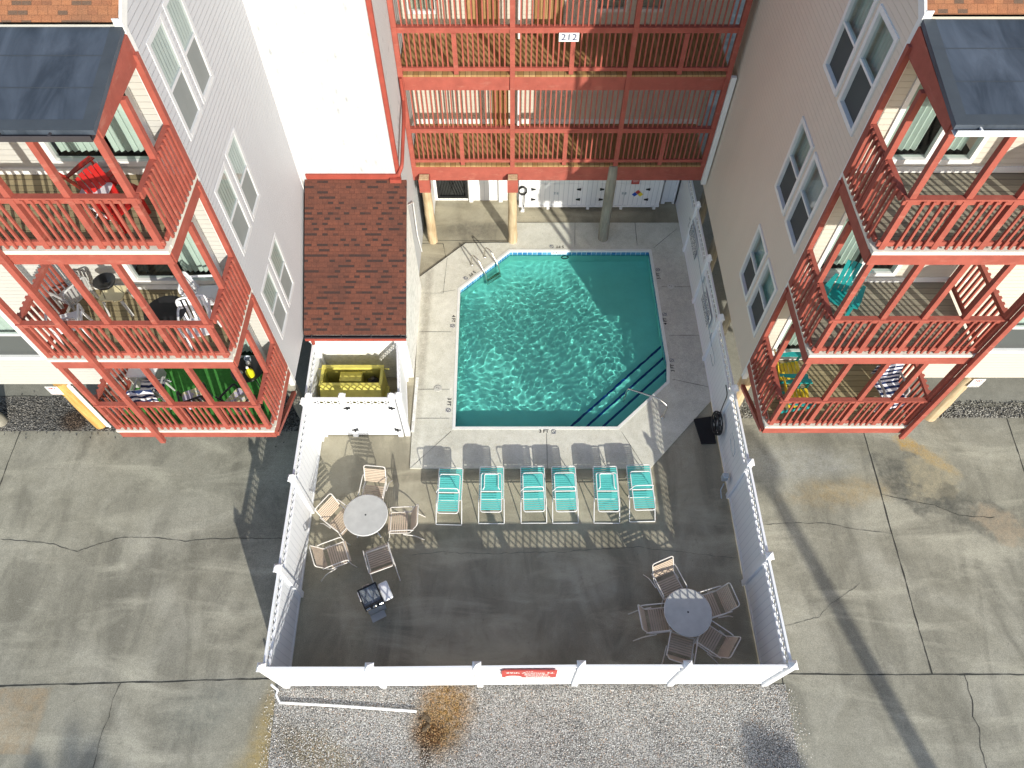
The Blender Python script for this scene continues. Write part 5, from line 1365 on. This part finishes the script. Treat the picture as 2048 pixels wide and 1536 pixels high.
def drape(name, label, loc, a, mat, w=.52, cat='towel'):
    t_ = thing(name, label, cat, loc, a); b = MB(); n_ = 7; rows = []
    prof = [(-.34, .18), (-.27, .40), (-.2, .446), (.0, .44), (.16, .445), (.22, .56), (.30, .90), (.34, .92), (.37, .84), (.40, .5)]
    rnd = random.Random(len(label)); vs = []; 
    for i, (y, z) in enumerate(prof):
        for k in range(n_): x = -w / 2 + w * k / (n_ - 1); vs.append((x * (1 + .1 * math.sin(i * 1.7)), y + .012 * math.sin(k * 2 + i), z + .01 * math.cos(k * 1.7 + i)))
    m_ = len(vs); vs2 = [(x, y + .006, z - .012) for x, y, z in vs]
    fs = [(i * n_ + k, i * n_ + k + 1, (i + 1) * n_ + k + 1, (i + 1) * n_ + k) for i in range(len(prof) - 1) for k in range(n_ - 1)]
    b.add(vs, fs, True); b.add(vs2, [tuple(reversed(f)) for f in fs], True); local(b, 'cloth', mat, t_); return t_
drape('striped_towel', 'navy and white striped towel over the chair on the bottom left balcony', (-7.65, 8.02, F1 + .02), R(185), "towel_stripe")
c2_ = monobloc('black chair with printed cushion, middle of the bottom left balcony', (-6.68, 7.80, F1), R(205), "black_plastic")
b = MB(); b.prism([(x, y) for x, y in rrect(.46, .44, .08)], .43, .50); local(b, 'cushion', "cushion_print", c2_)
c3_ = monobloc('black chair with printed cushion, right corner of the bottom left balcony', (-5.72, 7.75, F1), R(150), "black_plastic")
b = MB(); b.prism([(x, y) for x, y in rrect(.46, .44, .08)], .43, .50); local(b, 'cushion', "cushion_print", c3_)
bt = round_table('round black table crowded with things on the bottom left balcony', (-5.62, 8.38, F1), .34, .70, "black_plastic", "black_iron")
def lath(name, label, cat, loc, prof, m_, part_name='body', extra=None):
    t_ = thing(name, label, cat, loc); b = MB(); b.lathe(0, 0, prof, 16); local(b, part_name, m_, t_)
    if extra: b = MB(); b.lathe(0, 0, extra[0], 12); local(b, extra[1], extra[2], t_)
lath('squeeze_bottle', 'bright yellow bottle on the crowded black table', 'bottle', (-5.50, 8.22, F1 + .70), [(.075, 0), (.085, .08), (.08, .16), (.03, .22), (.02, .28)], "yellow_bottle", 'bottle', ([(.03, .281), (.022, .31)], 'cap', "sign_white"))
lath('glass_ashtray', 'dark bowl with white rim beside the yellow bottle', 'bowl', (-5.74, 8.22, F1 + .70), [(.06, 0), (.09, .07), (.085, .075), (.05, .02)], "steel", 'bowl')
lath('jar', 'steel jar behind the yellow bottle', 'jar', (-5.58, 8.45, F1 + .70), [(.05, 0), (.055, .12), (.05, .13)], "steel", 'jar', ([(.04, .131), (.04, .145)], 'lid', "plastic_grey"))
lath('pot', 'grey pot at the back of the crowded black table', 'pot', (-5.64, 8.60, F1 + .70), [(.06, 0), (.07, .09), (.065, .09), (.05, .02)], "galvanised", 'pot')
gb = thing('grey_storage_box', 'flat grey box with pale lid at the outer end of the bottom left balcony', 'box', (-8.0, 8.55, F1)); b = MB(); b.bev(-.3, -.2, 0, .3, .2, .42, .02); local(b, 'body', "plastic_grey", gb); b = MB(); b.bev(-.31, -.21, .422, .31, .21, .46, .015); local(b, 'lid', "plastic_white", gb)
adirondack('teal adirondack chair by the door of the middle right balcony', (6.12, 8.48, F2), R(-35), "chair_teal", sc_=.85)
adirondack('yellow chair with teal arms, back corner of the bottom right balcony', (6.05, 8.62, F1), R(90), "chair_yellow", "chair_teal", sc_=.85)
adirondack('yellow chair with teal arms, nearer the front of the bottom right balcony', (6.10, 7.92, F1), R(90), "chair_yellow", "chair_teal", sc_=.85)
monobloc('grey chair under the blue-white towel on the bottom right balcony', (8.02, 8.02, F1), R(10), "plastic_grey")
drape('striped_towel', 'navy towel with white patches over the grey chair on the bottom right balcony', (8.02, 8.02, F1 + .02), R(10), "towel_stripe")

# ------------------------------------------------------------------ street side
def palm(label, x, y, h_, seed, top=None, size=1.0, r=.2):
    t_ = thing('palm_tree', label, 'palm', (x, y, 0)); rnd = random.Random(seed); b = MB()
    top = Vector((*(top or (x, y)), h_)); bs = Vector((x, y, 0))
    b.tube([bs.lerp(top, k / 10) for k in range(11)], [r * (1 - .035 * k) for k in range(11)], 12); part(b, 'trunk', "palm_trunk", t_)
    b = MB()
    for f in range(34):
        a = rnd.uniform(0, 6.28); el = rnd.uniform(-.5, 1.1); L = rnd.uniform(1.0, 1.35) * size; d = Vector((math.cos(a) * math.cos(el), math.sin(a) * math.cos(el), math.sin(el)))
        sd = d.cross(Vector((0, 0, 1))).normalized(); hub = top + d * L * .5
        for k in range(16):
            ang = -1.3 + 2.6 * k / 15; dir_ = (d * math.cos(ang) + sd * math.sin(ang)).normalized(); e = hub + dir_ * L * .7 + Vector((0, 0, -.18 * L)); n_ = dir_.cross(Vector((0, 0, 1))).normalized() * .026
            b.add([hub, hub + dir_ * L * .4 + n_, e, hub + dir_ * L * .4 - n_], [(0, 1, 2, 3)])
        b.tube([top, hub], .012, 4)
    part(b, 'crown', "palm_green", t_)
palm('upright fan palm standing furthest left beyond the front edge', -1.1, -14.9, 7.0, 1, size=1.15)
palm('upright fan palm standing between the other two beyond the front edge', 13.0, -14.6, 7.6, 2, size=.6)
palm('leaning palm whose shadow crosses the right driveway', 12.1, -10.8, 9.6, 3, top=(15.4, -10.9), size=.42, r=.24)
